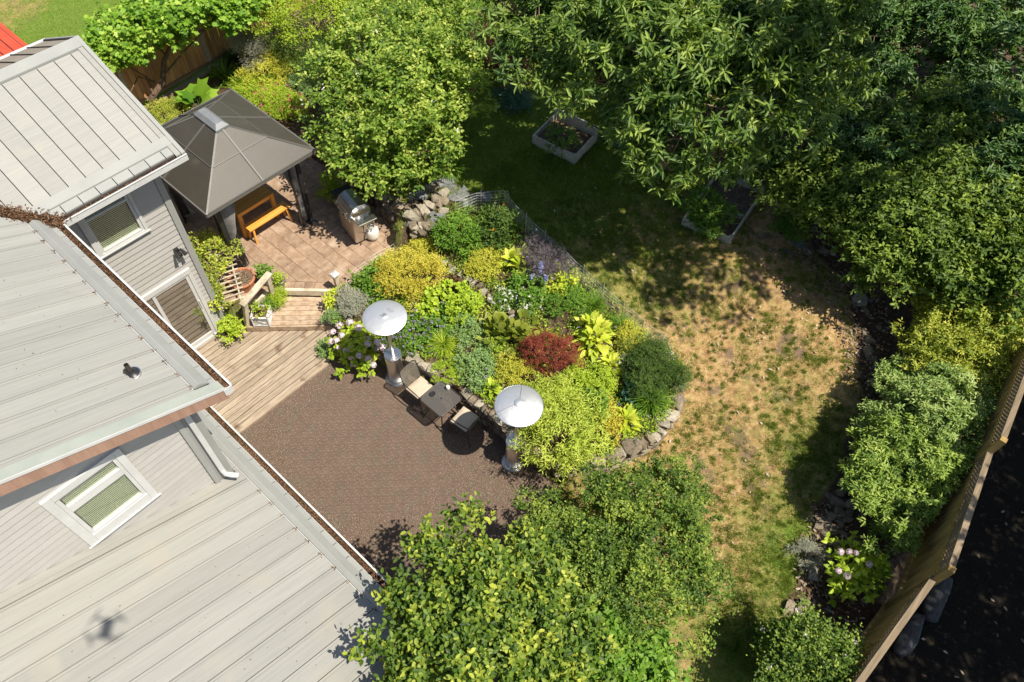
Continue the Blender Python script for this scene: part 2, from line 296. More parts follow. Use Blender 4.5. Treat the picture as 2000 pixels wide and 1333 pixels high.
def shoots(blobs, n, g, shell=.45, zmin=-.45, thr=-.35, nf=1.6, seed=0, amp=.16):
    bl = np.array(blobs, float); wt = bl[:, 3] ** 2; wt /= wt.sum(); out_p = []; out_d = []; got = 0
    for _ in range(12):
        i = g.choice(len(bl), n, p=wt); d = unitv(n, g); k = d[:, 2] > zmin; i, d = i[k], d[k]
        c = bl[i, :3]; R = bl[i, 3:4]; Rz = bl[i, 4:5]
        rr = 1 - (1 - shell) * g.random((len(i), 1)) ** 1.6
        q = c + d * R * 1.1; rr = rr * (1 + amp * (vnoise(q[:, 0], q[:, 1], q[:, 2], 2.6, seed) + .6 * vnoise(q[:, 0], q[:, 1], q[:, 2], 6., seed + 1))[:, None])
        p = c + d * np.concatenate([R, R, Rz], 1) * rr
        ok = vnoise(p[:, 0], p[:, 1], p[:, 2], nf, seed + 3) > thr
        if bl[:, 1].min() > -4.5: ok &= p[:, 1] > -2.36
        for b in bl:
            ok &= ((p[:, 0] - b[0]) ** 2 + (p[:, 1] - b[1]) ** 2) / b[3] ** 2 + (p[:, 2] - b[2]) ** 2 / b[4] ** 2 > .30
        out_p.append(p[ok]); out_d.append(d[ok]); got += ok.sum()
        if got >= n: break
    return np.concatenate(out_p)[:n], np.concatenate(out_d)[:n]
def shootleaves(name, blobs, n, k, L, W, T, mat, g, slen=.22, spread=1., up=.5, droop=.0, jit=.25, flat=.5, nup=1., **kw):
    P, D = shoots(blobs, n, g, **kw); n = len(P)
    ax = .7 * D + np.array([0, 0, up]) + .45 * g.normal(size=(n, 3)); ax /= np.linalg.norm(ax, axis=1, keepdims=True)
    a = np.cross(ax, unitv(n, g)); a /= np.linalg.norm(a, axis=1, keepdims=True) + 1e-9; b = np.cross(ax, a)
    srnd = g.random(n); ps, ds, ns, rn, Ls = [], [], [], [], []
    for j in range(k):
        t = (j + .6) / k; ph = j * 2.4 + g.random(n) * .7; rad = a * np.cos(ph)[:, None] + b * np.sin(ph)[:, None]
        dd = ax * (1.25 - spread * .75 * (1.2 - t)) + rad * spread + np.array([0, 0, -droop]) + jit * g.normal(size=(n, 3)); dd = dd * np.array([1, 1, flat])
        ps.append(P + ax * slen * t * (.7 + .6 * g.random((n, 1)))); ds.append(dd)
        ns.append(.35 * ax + np.array([.08, -.35, 1.1]) * nup + .58 * g.normal(size=(n, 3))); rn.append(np.clip(.5 * srnd + .5 * g.random(n), 0, 1)); Ls.append(L * (.65 + .5 * g.random(n)) * (1.05 - .3 * t))
    Ls = np.concatenate(Ls)
    return leafmesh(name, np.concatenate(ps), np.concatenate(ds), np.concatenate(ns), Ls, Ls * (W / L), T, np.concatenate(rn), mat), P, D
def lnk(name, me, parent=None, root=None):
    o = bpy.data.objects.new(name, me); COL.objects.link(o)
    if parent:
        o.parent = parent; l = ROOT.get((root or parent).name, (0, 0, 0)); me.transform(Matrix.Translation((-l[0], -l[1], -l[2])))
    return o

# ------------------------------------------------------------------ ground
def build_ground():
    def grid(x0, x1, y0, y1, st):
        xs = np.arange(x0, x1 + st / 2, st); ys = np.arange(y0, y1 + st / 2, st); X, Y = np.meshgrid(xs, ys)
        return X, Y, len(xs), len(ys)
    X, Y, nx, ny = grid(-6, 26, -6, 34, .115)
    Z = terr(X, Y) + .018 * vnoise(X, Y, 0, 4., 2) + .012 * vnoise(X, Y, 0, 11., 5)
    V = np.stack([X, Y, Z], -1).reshape(-1, 3); i = np.arange(nx * ny).reshape(ny, nx)
    Fq = np.stack([i[:-1, :-1], i[:-1, 1:], i[1:, 1:], i[1:, :-1]], -1).reshape(-1, 4)
    # greenness of the turf, from what grows where
    GP = np.array([[*onz(px, py, .5)[:2], v] for px, py, v in [(1000, 250, .75), (1100, 350, .85), (1250, 330, .8), (1300, 480, .45), (1400, 520, .3), (1200, 520, .5), (1100, 450, .6), (1180, 560, .5), (1500, 600, .15), (1400, 700, .12),
        (1450, 800, .22), (1350, 880, .18), (1550, 760, .3), (1600, 700, .2), (1600, 850, .55), (1450, 950, .25), (1380, 1000, .2), (1500, 1000, .45), (1400, 1100, .22), (1480, 1130, .5), (1330, 1250, .45), (1550, 1050, .8), (1600, 1150, .8),
        (1450, 1250, .75), (1250, 960, .3), (1100, 960, .35), (1500, 500, .1), (1650, 640, .1), (1000, 400, .8), (100, 40, .95), (20, 10, .5), (300, 40, 1.), (180, 60, 1.)]] + [[0, 24, 1], [8, 24, 1.]])
    gr = idw(V[:, 0], V[:, 1], GP, 3.5)
    bed = (inpoly(V[:, 0], V[:, 1], BED) | ((V[:, 1] > 13.2) & (V[:, 1] < 17.4) & (V[:, 0] < 12)) | ((V[:, 0] > 7.5) & (V[:, 0] < 9.6) & (V[:, 1] > 10.2) & (V[:, 1] < 13.4))).astype(float)
    lp = np.array([onz(px, py, .6)[:2] for px, py in [(1560, 430), (1590, 500), (1650, 560), (1670, 640), (1680, 700), (1690, 780), (1650, 900), (1610, 960), (1600, 1050), (1580, 1120), (1540, 1190), (1500, 1400)]] + [[4.6, -3.2], [26, -3.2], [26, 9], [16.5, 11.5], [14.2, 8.5]])
    rub = [tuple(onz(px, py, .9)[:2]) for px, py in [(780, 475), (840, 480), (895, 440), (885, 395), (800, 400)]]
    bed = np.maximum(bed, (inpoly(V[:, 0], V[:, 1], [tuple(q) for q in lp]) | inpoly(V[:, 0], V[:, 1], rub)).astype(float))
    me = npmesh('lawn_ground', V, [Fq], smooth=True)
    for nm, arr in (('green', gr), ('bed', bed)):
        a = me.attributes.new(nm, 'FLOAT', 'POINT'); a.data.foreach_set('value', arr.astype(np.float32))
    m, nt, p = newmat('turf_and_soil'); L = nt.links; tc = N(nt, 'ShaderNodeTexCoord')
    def noise(s, d=6, r=.6):
        n = N(nt, 'ShaderNodeTexNoise'); n.inputs['Scale'].default_value = s; n.inputs['Detail'].default_value = d; n.inputs['Roughness'].default_value = r; L.new(tc.outputs['Object'], n.inputs[0]); return n.outputs[0]
    def attr(s): return N(nt, 'ShaderNodeAttribute', attribute_name=s).outputs['Fac']
    def mth(op, a, b, clamp=False):
        q = N(nt, 'ShaderNodeMath', operation=op, use_clamp=clamp)
        for i_, z in enumerate((a, b)):
            if isinstance(z, (int, float)): q.inputs[i_].default_value = z
            else: L.new(z, q.inputs[i_])
        return q.outputs[0]
    def mix(f, a, b):
        q = N(nt, 'ShaderNodeMix', data_type='RGBA'); L.new(f, q.inputs[0]); L.new(a, q.inputs[6]); L.new(b, q.inputs[7]); return q.outputs[2]
    def rmp(s, cols, pos=None): r = ramp(nt, cols, pos); L.new(s, r.inputs[0]); return r.outputs[0]
    dry = rmp(noise(7., 9, .78), [(.17, .10, .05), (.39, .24, .105), (.56, .375, .175), (.63, .49, .27)], [.32, .45, .56, .70])
    grs = rmp(noise(22., 8, .75), [(.055, .11, .014), (.125, .215, .026), (.22, .30, .05), (.33, .35, .11)], [.3, .45, .6, .75])
    a1 = mth('MULTIPLY_ADD', noise(2.6, 7, .7), 3.2); a1.node.inputs[2].default_value = -1.6
    a2 = mth('MULTIPLY_ADD', noise(13., 4, .7), 2.4); a2.node.inputs[2].default_value = -1.2
    g0 = mth('MULTIPLY_ADD', attr('green'), 1.7); g0.node.inputs[2].default_value = -.30
    g1 = mth('ADD', mth('ADD', g0, mth('MULTIPLY', a1, .60)), mth('MULTIPLY', a2, .62), True)
    bare = rmp(noise(30., 6, .7), [(.16, .10, .065), (.26, .17, .115), (.36, .25, .17)]); bm_ = N(nt, 'ShaderNodeMapRange'); bm_.inputs[1].default_value = .54; bm_.inputs[2].default_value = .60; L.new(noise(1.5, 9, .72), bm_.inputs[0]); dry = mix(bm_.outputs[0], dry, bare)
    t = mix(g1, dry, grs)
    soil = rmp(noise(12., 8, .8), [(.035, .022, .014), (.085, .055, .035), (.18, .125, .08), (.34, .26, .18)], [.3, .46, .62, .75])
    bd = mth('ADD', attr('bed'), mth('MULTIPLY', a2, .25), True)
    c = mix(bd, t, soil); L.new(c, p.inputs['Base Color']); p.inputs['Roughness'].default_value = .95; p.inputs['Specular IOR Level'].default_value = .15
    bmp = N(nt, 'ShaderNodeBump'); bmp.inputs['Strength'].default_value = .9; bmp.inputs['Distance'].default_value = .05; L.new(noise(45., 8, .8), bmp.inputs['Height']); L.new(bmp.outputs[0], p.inputs['Normal'])
    me.materials.append(m); o = lnk('lawn_ground', me); o['kind'] = 'structure'
    # far sheet out to the horizon
    b = B(); b.add([(-160, -160, -.95), (160, -160, -.95), (160, 160, -.95), (-160, 160, -.95)], [(0, 1, 2, 3)])
    b.obj('ground', surf('far_ground', [(.05, .07, .02), (.12, .13, .05)], .3, .95, 0.))['kind'] = 'structure'
    # grass blades
    g = np.random.default_rng(5); n = 520000
    x = g.uniform(4.5, 17, n); y = g.uniform(-3, 13, n); gv = idw(x, y, GP, 3.5)
    nz = vnoise(x, y, 0, 5., 1) * .5 + vnoise(x, y, 0, 1.7, 4) * .5 + vnoise(x, y, 0, 14, 8) * .35
    ok = ~inpoly(x, y, BED) & ~inpoly(x, y, LOW) & ~inpoly(x, y, BRICK) & (gv * 1.5 - .52 + nz * .55 > g.random(n) * .75) & ~inpoly(x, y, [tuple(q) for q in lp]) & ~inpoly(x, y, rub)
    x, y = x[ok], y[ok]
    nt_ = 9000; tx = g.uniform(4.8, 14, nt_); ty = g.uniform(-2.5, 9, nt_); tg = idw(tx, ty, GP, 3.5); okt = ~inpoly(tx, ty, BED) & ~inpoly(tx, ty, LOW) & ~inpoly(tx, ty, BRICK) & ~inpoly(tx, ty, [tuple(q) for q in lp]) & (tg + .35 * vnoise(tx, ty, 0, 1.9, 6) > -.04 + .42 * g.random(nt_))
    tx, ty = tx[okt], ty[okt]; nb = 44; sp = (.02 + .065 * g.random(len(tx)) ** 2).repeat(nb); tx = tx.repeat(nb) + g.normal(size=len(tx) * nb) * sp; ty = ty.repeat(nb) + g.normal(size=len(ty) * nb) * sp; n0 = len(x)
    x = np.concatenate([x, tx]); y = np.concatenate([y, ty])
    n2 = 26000; xx = g.uniform(-4, 9, n2); yy = g.uniform(18.2, 25, n2); x = np.concatenate([x, xx]); y = np.concatenate([y, yy]); n = len(x)
    z = terr(x, y) + .012; D = g.normal(size=(n, 3)) * .55 + np.array([0, 0, 1.]); Lg = .035 + .05 * g.random(n)
    gm = leafm('grass_blade', [(.05, .10, .012), (.11, .19, .02), (.21, .29, .04), (.33, .36, .08)], .3, .6)
    me = leafmesh('grass', np.stack([x, y, z], 1), D, g.normal(size=(n, 3)), Lg, .009, ([(0, -.5, 0), (0, .5, 0), (1, 0, -.1)], [(0, 1, 2)]), g.random(n), gm)
    tag(lnk('grass', me), 'short patchy grass growing through the dry lawn', 'grass', kind='stuff')
    # fallen pale leaves on the lawn, litter in the beds
    def litter(name, label, cat, pts, L_, W_, mat, seed, lift=.03):
        g = np.random.default_rng(seed); n = len(pts); x, y = pts[:, 0], pts[:, 1]; z = terr(x, y) + lift * (.7 + .6 * g.random(n))
        D = g.normal(size=(n, 3)); D[:, 2] *= .12; Nn = g.normal(size=(n, 3)) * .25 + np.array([0, 0, 1.])
        l = L_ * (.6 + .7 * g.random(n)); me = leafmesh(name, np.stack([x, y, z], 1), D, Nn, l, l * W_ / L_, T_OVAL, g.random(n), mat)
        tag(lnk(name, me), label, cat, kind='stuff')
    def scatter(poly_px, n, seed, z=.6):
        g = np.random.default_rng(seed); P = np.array([onz(a, b_, z)[:2] for a, b_ in poly_px]); lo, hi = P.min(0), P.max(0); q = g.uniform(lo, hi, (n * 3, 2)); return q[inpoly(q[:, 0], q[:, 1], [tuple(t) for t in P])][:n]
    pale = leafm('pale_fallen_leaf', [(.30, .22, .13), (.48, .40, .28), (.62, .56, .45)], .1, .6)
    brown = leafm('brown_fallen_leaf', [(.05, .03, .018), (.13, .08, .05), (.26, .19, .13), (.42, .34, .26)], .1, .7)
    pp = np.concatenate([scatter([(1050, 250), (1200, 230), (1520, 430), (1660, 640), (1640, 780), (1250, 620), (1060, 430)], 125, 3), scatter([(1200, 640), (1500, 600), (1600, 900), (1350, 1150), (1260, 900)], 55, 4)])
    litter('fallen_leaf', 'pale curled leaves lying scattered over the lawn', 'fallen leaves', pp, .078, .034, pale, 5, .04)
    pp = np.concatenate([scatter([(1500, 430), (1640, 430), (1750, 640), (1800, 800), (1700, 860), (1640, 640)], 1500, 6), scatter([(1600, 950), (1700, 1000), (1720, 1200), (1560, 1200)], 500, 7), scatter([(1500, 40), (1950, 20), (2000, 330), (1600, 250)], 700, 8, 1.2)])
    litter('leaf_litter', 'brown dead leaves piled under the shrubs behind the rock edging', 'leaf litter', pp, .085, .04, brown, 9, .035)
    pp = scatter([(700, 560), (860, 480), (1000, 450), (1250, 640), (1320, 760), (1200, 890), (1000, 860), (780, 690)], 700, 10)
    litter('bed_litter', 'small dry leaves and bark chips on the soil of the stone-walled bed', 'leaf litter', pp, .05, .025, brown, 11, .03)
    # dark yard beyond the fence
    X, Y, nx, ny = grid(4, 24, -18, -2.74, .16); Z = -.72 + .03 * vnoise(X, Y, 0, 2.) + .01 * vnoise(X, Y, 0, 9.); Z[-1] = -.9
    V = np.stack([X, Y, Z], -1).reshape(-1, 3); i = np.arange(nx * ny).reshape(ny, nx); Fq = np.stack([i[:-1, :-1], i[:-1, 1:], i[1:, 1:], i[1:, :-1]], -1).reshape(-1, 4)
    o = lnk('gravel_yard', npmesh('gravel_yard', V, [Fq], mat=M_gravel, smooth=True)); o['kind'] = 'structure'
    g = np.random.default_rng(22); n = 160; x = g.uniform(6, 19, n); y = g.uniform(-9, -3.2, n)
    me = leafmesh('yard_leaf', np.stack([x, y, np.full(n, -.66)], 1), g.normal(size=(n, 3)) * [1, 1, .1], np.tile([0, 0, 1.], (n, 1)) + g.normal(size=(n, 3)) * .2, .09, .045, T_OVAL, g.random(n), brown)
    tag(lnk('yard_leaf', me), 'brown leaves scattered over the dark gravel beyond the fence', 'fallen leaves', kind='stuff')
build_ground()

# ------------------------------------------------------------------ polygons clipped into planks
def clip(poly, a, b, c):       # keep a*x+b*y<=c
    out = []; n = len(poly)
    for i in range(n):
        p, q = poly[i], poly[(i + 1) % n]; dp = a * p[0] + b * p[1] - c; dq = a * q[0] + b * q[1] - c
        if dp <= 0: out.append(p)
        if dp * dq < 0: t = dp / (dp - dq); out.append((p[0] + t * (q[0] - p[0]), p[1] + t * (q[1] - p[1])))
    return out
def area(p): return .5 * sum(p[i][0] * p[(i + 1) % len(p)][1] - p[(i + 1) % len(p)][0] * p[i][1] for i in range(len(p)))
def cell(poly, u, a0, a1, b0=None, b1=None):
    """part of poly with a0<=dot(p,n)<=a1 (n across u) and b0<=dot(p,u)<=b1"""
    n = (-u[1], u[0]); p = clip(clip(poly, n[0], n[1], a1), -n[0], -n[1], -a0)
    if b0 is not None and len(p) > 2: p = clip(clip(p, u[0], u[1], b1), -u[0], -u[1], -b0)
    return p if len(p) > 2 and abs(area(p)) > .0008 else None
def ccw(p): return p if area(p) > 0 else p[::-1]

# ---- dark rubber paver patio (22 x 11 cm pavers in a staggered bond)
def build_patios():
    root = thing('dark_patio', 'dark brown paved patio between the house and the curved stone bed', 'patio', (3.2, 5, 0)); root['kind'] = 'structure'; del root['category']; del root['label']
    poly = [(1.3, -3.2), (3.2, -.6), (4.3, 1.5), (5.05, 2.75), (5.25, 3.2), (5.2, 3.9), (5.28, 4.6), (5.3, 5.6), (5.15, 6.7), (4.85, 7.6), (4.6, 8.24), (1.3, 8.24)]
    B().prism(ccw(poly), -.06, -.004).obj('patio_base', M_rub[0], root)
    vis = []; g = random.Random(3); cx, cy = 3.3, 6.2
    for i in range(-40, 60):
        for j in range(-2, 106):
            x0 = 1.3 + i * .222 + (.111 if j % 2 else 0); y0 = -3.4 + j * .112
            c = [(x0, y0), (x0 + .220, y0), (x0 + .220, y0 + .110), (x0, y0 + .110)]
            q = c
            ins = inpoly(np.array([a for a, _ in c]), np.array([b for _, b in c]), poly)
            if not ins.any(): continue
            vis.append((math.hypot(x0 - cx, (y0 - cy)), q, g.random(), g.uniform(-.0008, .0008), ins.all()))
    vis.sort(key=lambda t: t[0]); full = [v for v in vis if v[4]]; head = full[:300]; ids = {id(v) for v in head}
    base = B().box(-.110, .110, -.055, .055, -.012, 0).mesh('rubber_paver'); mm = [base.copy() for _ in range(3)]
    for k in range(3): mm[k].materials.append(M_rub[k])
    pick = lambda r, x, y: 0 if r < .60 else (1 if r < .82 else 2)
    for d, q, r, dz, _ in head:
        inst('paver', mm[pick(r, 0, 0)], root, (q[0][0] + .108, q[0][1] + .053, dz), (random.uniform(-.004, .004), random.uniform(-.003, .003), random.uniform(-.008, .008)))
    bs = [B(), B(), B()]
    for v in vis:
        if id(v) in ids: continue
        bs[pick(v[2], 0, 0)].prism(v[1], -.012, v[3])
    for k in range(3):
        o = bs[k].obj('paver_field', M_rub[k], root); o['kind'] = 'stuff'
    # ---- brick patio
    root = thing('brick_patio', 'brick paved patio under the gazebo', 'patio', (5.5, 12, BZ)); root['kind'] = 'structure'; del root['category']; del root['label']
    poly = ccw(BRICK); B().prism(poly, BZ - .4, BZ - .02).obj('patio_base', M_sand, root)
    inner = ccw(clip(poly, *(-1 / 2 ** .5 * 1.05, -.62, -(4.42 * .742 + 10.4 * .62) - .19)))
    u = (0., 1.); k = 0; w_, l_ = .285, .285
    ed = np.array([5.28, 9.42]) - np.array([4.42, 10.40]); el = np.linalg.norm(ed); ed /= el; en = np.array([-ed[1], ed[0]])
    if en @ np.array([1, 1]) < 0: en = -en
    e0 = en @ np.array([4.42, 10.40]); inner = ccw(clip(poly, -en[0], -en[1], -(e0 + .215)))
    for i in range(0, 18):
        x0 = 3.2 + i * w_
        for j in range(-2, 22):
            y0 = 9.0 + j * l_ + (.5 * l_ if i % 2 else 0)
            q = clip(clip(clip(clip(inner, 1, 0, x0 + w_ - .005), -1, 0, -x0), 0, 1, y0 + l_ - .005), 0, -1, -y0)
            if len(q) > 2 and abs(area(q)) > .004:
                B().prism(ccw(q), BZ - .03, BZ + random.uniform(-.004, .004)).obj('paver', M_paver, root, bevel=.004)
    brd = ccw(clip(poly, en[0], en[1], e0 + .207)); ua = ed
    for j in range(-8, 12):
        q = cell(brd, (float(en[0]), float(en[1])), *sorted((0, 0))) if False else None
        t0 = float(ed @ np.array([4.42, 10.40])) + j * .22
        q = clip(clip(brd, ed[0], ed[1], t0 + .212), -ed[0], -ed[1], -t0)
        if len(q) > 2 and abs(area(q)) > .004: B().prism(ccw(q), BZ - .03, BZ + random.uniform(-.003, .003)).obj('paver', M_paver, root, bevel=.004)
build_patios()

# ---- deck, landing and steps
def build_deck():
    root = thing('deck', 'weathered wooden deck outside the sliding glass door', 'deck', (3, 9.4, DZ))
    poly = [(1.0, 8.26), (4.12, 8.26), (4.45, 8.6), (4.72, 8.83), (3.40, 10.14), (3.26, 10.30), (3.26, 10.54), (1.0, 10.54)]
    y = 8.26; B().prism(ccw(poly), -.06, DZ - .035).obj('joist_frame', M_darkgap, root)
    while y < 10.54:
        q = cell(poly, (1., 0.), y, y + .120)
        if q: B().prism(ccw(q), DZ - .028, DZ + random.uniform(-.002, .002)).obj('board', M_deck, root, bevel=.004)
        y += .138
    B().box(1.0, 4.10, 8.225, 8.257, -.05, DZ + .004).obj('edge_board', M_deck, root, bevel=.003)
    root = thing('step_landing', 'wooden diagonal landing step between the deck and the brick patio', 'step', (4.3, 9.6, LZ))
    poly = [(3.45, 10.14), (4.74, 8.83), (5.24, 9.36), (4.36, 10.34), (3.95, 10.36)]
    d = np.array([4.74 - 3.45, 8.83 - 10.14]); d /= np.linalg.norm(d); n = np.array([-d[1], d[0]]); a0 = float(n @ np.array([3.45, 10.14]))
    B().prism(ccw(poly), 0, LZ - .04).obj('joist_frame', M_darkgap, root)
    for k in range(7):
        q = cell(poly, (float(d[0]), float(d[1])), a0 + k * .128, a0 + k * .128 + .120)
        if q: B().prism(ccw(q), LZ - .032, LZ + random.uniform(-.002, .002)).obj('board', M_deckd, root, bevel=.005)
    a = np.array([3.45, 10.14]) - n * .024; b = np.array([4.74, 8.83]) - n * .024
    B().beam((a[0], a[1], .135), (b[0], b[1], .135), .04, .14).obj('riser', M_deckd, root, bevel=.004)
    c1 = np.array([4.40, 10.385]); c2 = np.array([5.27, 9.41])
    B().beam((c1[0], c1[1], .315), (c2[0], c2[1], .315), .07, .17).obj('edge_timber', M_rail, root, bevel=.006)
    B().beam((3.28, 10.60, .315), (3.75, 10.40, .315), .07, .17).obj('edge_timber', M_rail, root, bevel=.006)
    B().beam((3.78, 10.395, .315), (4.36, 10.40, .315), .07, .17).obj('edge_timber', M_rail, root, bevel=.006)
    # short handrail on two posts
    root = thing('handrail', 'short weathered wooden handrail on two posts beside the landing step', 'handrail', (3.6, 10.05, LZ))
    r0 = onz(472, 597, 1.02); r1 = onz(527, 533, 1.16)
    p0 = onz(483, 640, .1); p1 = onz(535, 586, LZ)
    B().beam(r0, r1, .14, .045).obj('rail', M_rail, root, bevel=.006)
    t0 = r0 + (r1 - r0) * .10; t1 = r0 + (r1 - r0) * .90
    B().beam((p0[0], p0[1], .05), (t0[0], t0[1], t0[2] - .03), .09, .09, (1, 0, 0)).obj('post', M_rail, root, bevel=.006)
    B().beam((p1[0], p1[1], LZ - .01), (t1[0], t1[1], t1[2] - .03), .09, .09, (1, 0, 0)).obj('post', M_rail, root, bevel=.006)
    root = thing('lantern_post', 'short wooden post with a white square cap at the corner of the brick patio', 'post', onz(660, 568, BZ))
    c = onz(661, 566, BZ); B().beam((c[0], c[1], BZ - .1), (c[0], c[1], .88), .085, .085, (1, 0, 0)).obj('post', M_rail, root, bevel=.004)
    B().box(c[0] - .08, c[0] + .08, c[1] - .08, c[1] + .08, .88, .92).add([(c[0] - .08, c[1] - .08, .921), (c[0] + .08, c[1] - .08, .921), (c[0] + .08, c[1] + .08, .921), (c[0] - .08, c[1] + .08, .921), (c[0], c[1], .96)], [(0, 1, 4), (1, 2, 4), (2, 3, 4), (3, 0, 4)]).obj('cap', M_white, root)
build_deck()

# ------------------------------------------------------------------ house
ZM = lambda x, y: 4.80 + .42 * (1.42 - x)
ZG = lambda x, y: 4.80 + .39 * (y - 10.13)
ZL = lambda x, y: 2.22 + .42 * (1.42 - x)
ZR = lambda x, y: 5.745 - .47 * (y - 12.56)
def off(f, d): return lambda x, y: f(x, y) + d
def roof_run(root, nm, f, mp, v0, v1, seam0, seam, umax, bar, clipf=None, gut=True):
    """panels, short eave panels, raised bar, gutter with litter. mp(u,v)->(x,y); u grows up the slope from the gutter rim"""
    C = (lambda p: clip(p, *clipf)) if clipf else (lambda p: p)
    def piece(u0, u1, a, b, dz0, dz1, name, mat, par, tilt=0.):
        q = C([mp(u0, a), mp(u1, a), mp(u1, b), mp(u0, b)])
        if len(q) < 3 or abs(area(q)) < .002: return
        q = ccw(q); o = B().prism(q, off(f, dz0), off(f, dz1)).obj(name, mat, root, parent=par); return o
    deck = piece(.10, umax, v0, v1, -.14, -.028, nm, M_darkgap, None)
    u1, u2, u3 = bar; s = seam0
    while s > v0: s -= seam
    g = random.Random(int(seam0 * 99))
    while s < v1:
        a, b = max(s + .007, v0), min(s + seam - .007, v1)
        if b - a > .03:
            piece(u3 + .012, umax, a, b - .036, -.026, 0, 'panel', M_roof, deck); 
            if b - .034 > a: piece(u3 + .012, umax, b - .034, b, -.026, .007, 'panel_lip', M_roof, deck)
            piece(u1, u2 - .004, a, b, -.026, -.002 + g.uniform(-.002, .002), 'eave_panel', M_rooftrim, deck)
        s += seam
    return deck
def gutter(root, mp, v0, v1, z, name='gutter'):
    b = B()
    def seg(u0, u1, za, zb, a=v0, c=v1):
        (x0, y0), (x1, y1) = mp(u0, a), mp(u1, c); b.box(min(x0, x1), max(x0, x1), min(y0, y1), max(y0, y1), za, zb)
    seg(-.012, .0, z - .11, z + .006); seg(-.0, .10, z - .115, z - .105); seg(.088, .098, z - .105, z - .012); seg(-.022, .006, z + .006, z + .014)
    seg(0, .088, z - .105, z - .004, v0, v0 + .01); seg(0, .088, z - .105, z - .004, v1 - .01, v1)
    o = b.obj(name, M_white, root)
    (x0, y0), (x1, y1) = mp(.002, v0 + .012), mp(.086, v1 - .012)
    B().box(min(x0, x1), max(x0, x1), min(y0, y1), max(y0, y1), z - .10, z - .045).obj('debris', M_litter, root, parent=o)
    g = np.random.default_rng(int(abs(v0 * 100)) + 5); L_ = abs(v1 - v0); n = int(1500 * L_)
    uu = .01 + .075 * g.random(n); vv = v0 + (v1 - v0) * g.random(n); P = np.array([[*mp(a, c), 0] for a, c in zip(uu, vv)]); P[:, 2] = z - .045 + .03 * g.random(n) + .012 * vnoise(vv, vv, 0, 6.)
    me = leafmesh('litter', P, g.normal(size=(n, 3)) * [1, 1, .4], g.normal(size=(n, 3)) + [0, 0, 1.], .02 + .02 * g.random(n), .012, T_FOLD, g.random(n), leafm('gutter_litter', [(.035, .02, .011), (.13, .068, .035), (.25, .15, .09)], .05, .9))
    lo = lnk('litter', me, o, root); lo['kind'] = 'stuff'
    return o
def hip_litter(root, par, P, spread, n, seed, name='litter', L=.05):
    g = np.random.default_rng(seed); i = g.integers(0, len(P) - 1, n); t = g.random((n, 1)); P = np.array(P, float); q = P[i] * (1 - t) + P[i + 1] * t + g.normal(size=(n, 3)) * spread
    me = leafmesh(name, q, g.normal(size=(n, 3)) * [1, 1, .3], g.normal(size=(n, 3)) * .4 + [0, 0, 1.], L * (.5 + g.random(n)), L * .35, T_FOLD, g.random(n), MATS['gutter_litter']); o = lnk(name, me, par, root); o['kind'] = 'stuff'; return o
def siding(root, par, axis_y, x0, x1, z0, z1, step, holes, dirs=-1, roofline=None):
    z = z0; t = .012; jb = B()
    while z < z1 - .01:
        za, zb = z, min(z + step - .004, z1); iv = [(x0, x1)]
        for hx0, hx1, hz0, hz1 in holes:
            if hz0 < (za + zb) / 2 < hz1:
                iv = [p for a, b in iv for p in ((a, min(b, hx0)), (max(a, hx1), b)) if p[1] - p[0] > .01]
        for a, b in iv:
            if roofline: b = min(b, roofline(zb))
            if b - a < .02: continue
            y = axis_y
            B().add([(a, y, za), (b, y, za), (b, y, zb), (a, y, zb), (a, y - .022, za), (b, y - .022, za), (b, y - .006, zb), (a, y - .006, zb)],
                    [(0, 1, 2, 3), (4, 7, 6, 5), (0, 4, 5, 1), (1, 5, 6, 2), (2, 6, 7, 3), (3, 7, 4, 0)][::1]).obj('siding_board', M_siding, root, parent=par)
        for a, b in iv:
            if roofline: b = min(b, roofline(zb))
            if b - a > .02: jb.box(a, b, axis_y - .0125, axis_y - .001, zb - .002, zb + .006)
        z += step
    o = jb.obj('siding_shadow_line', M_darkgap, root, parent=par); o['kind'] = 'stuff'  # dark strips standing in for the thin shadow under each board's lap
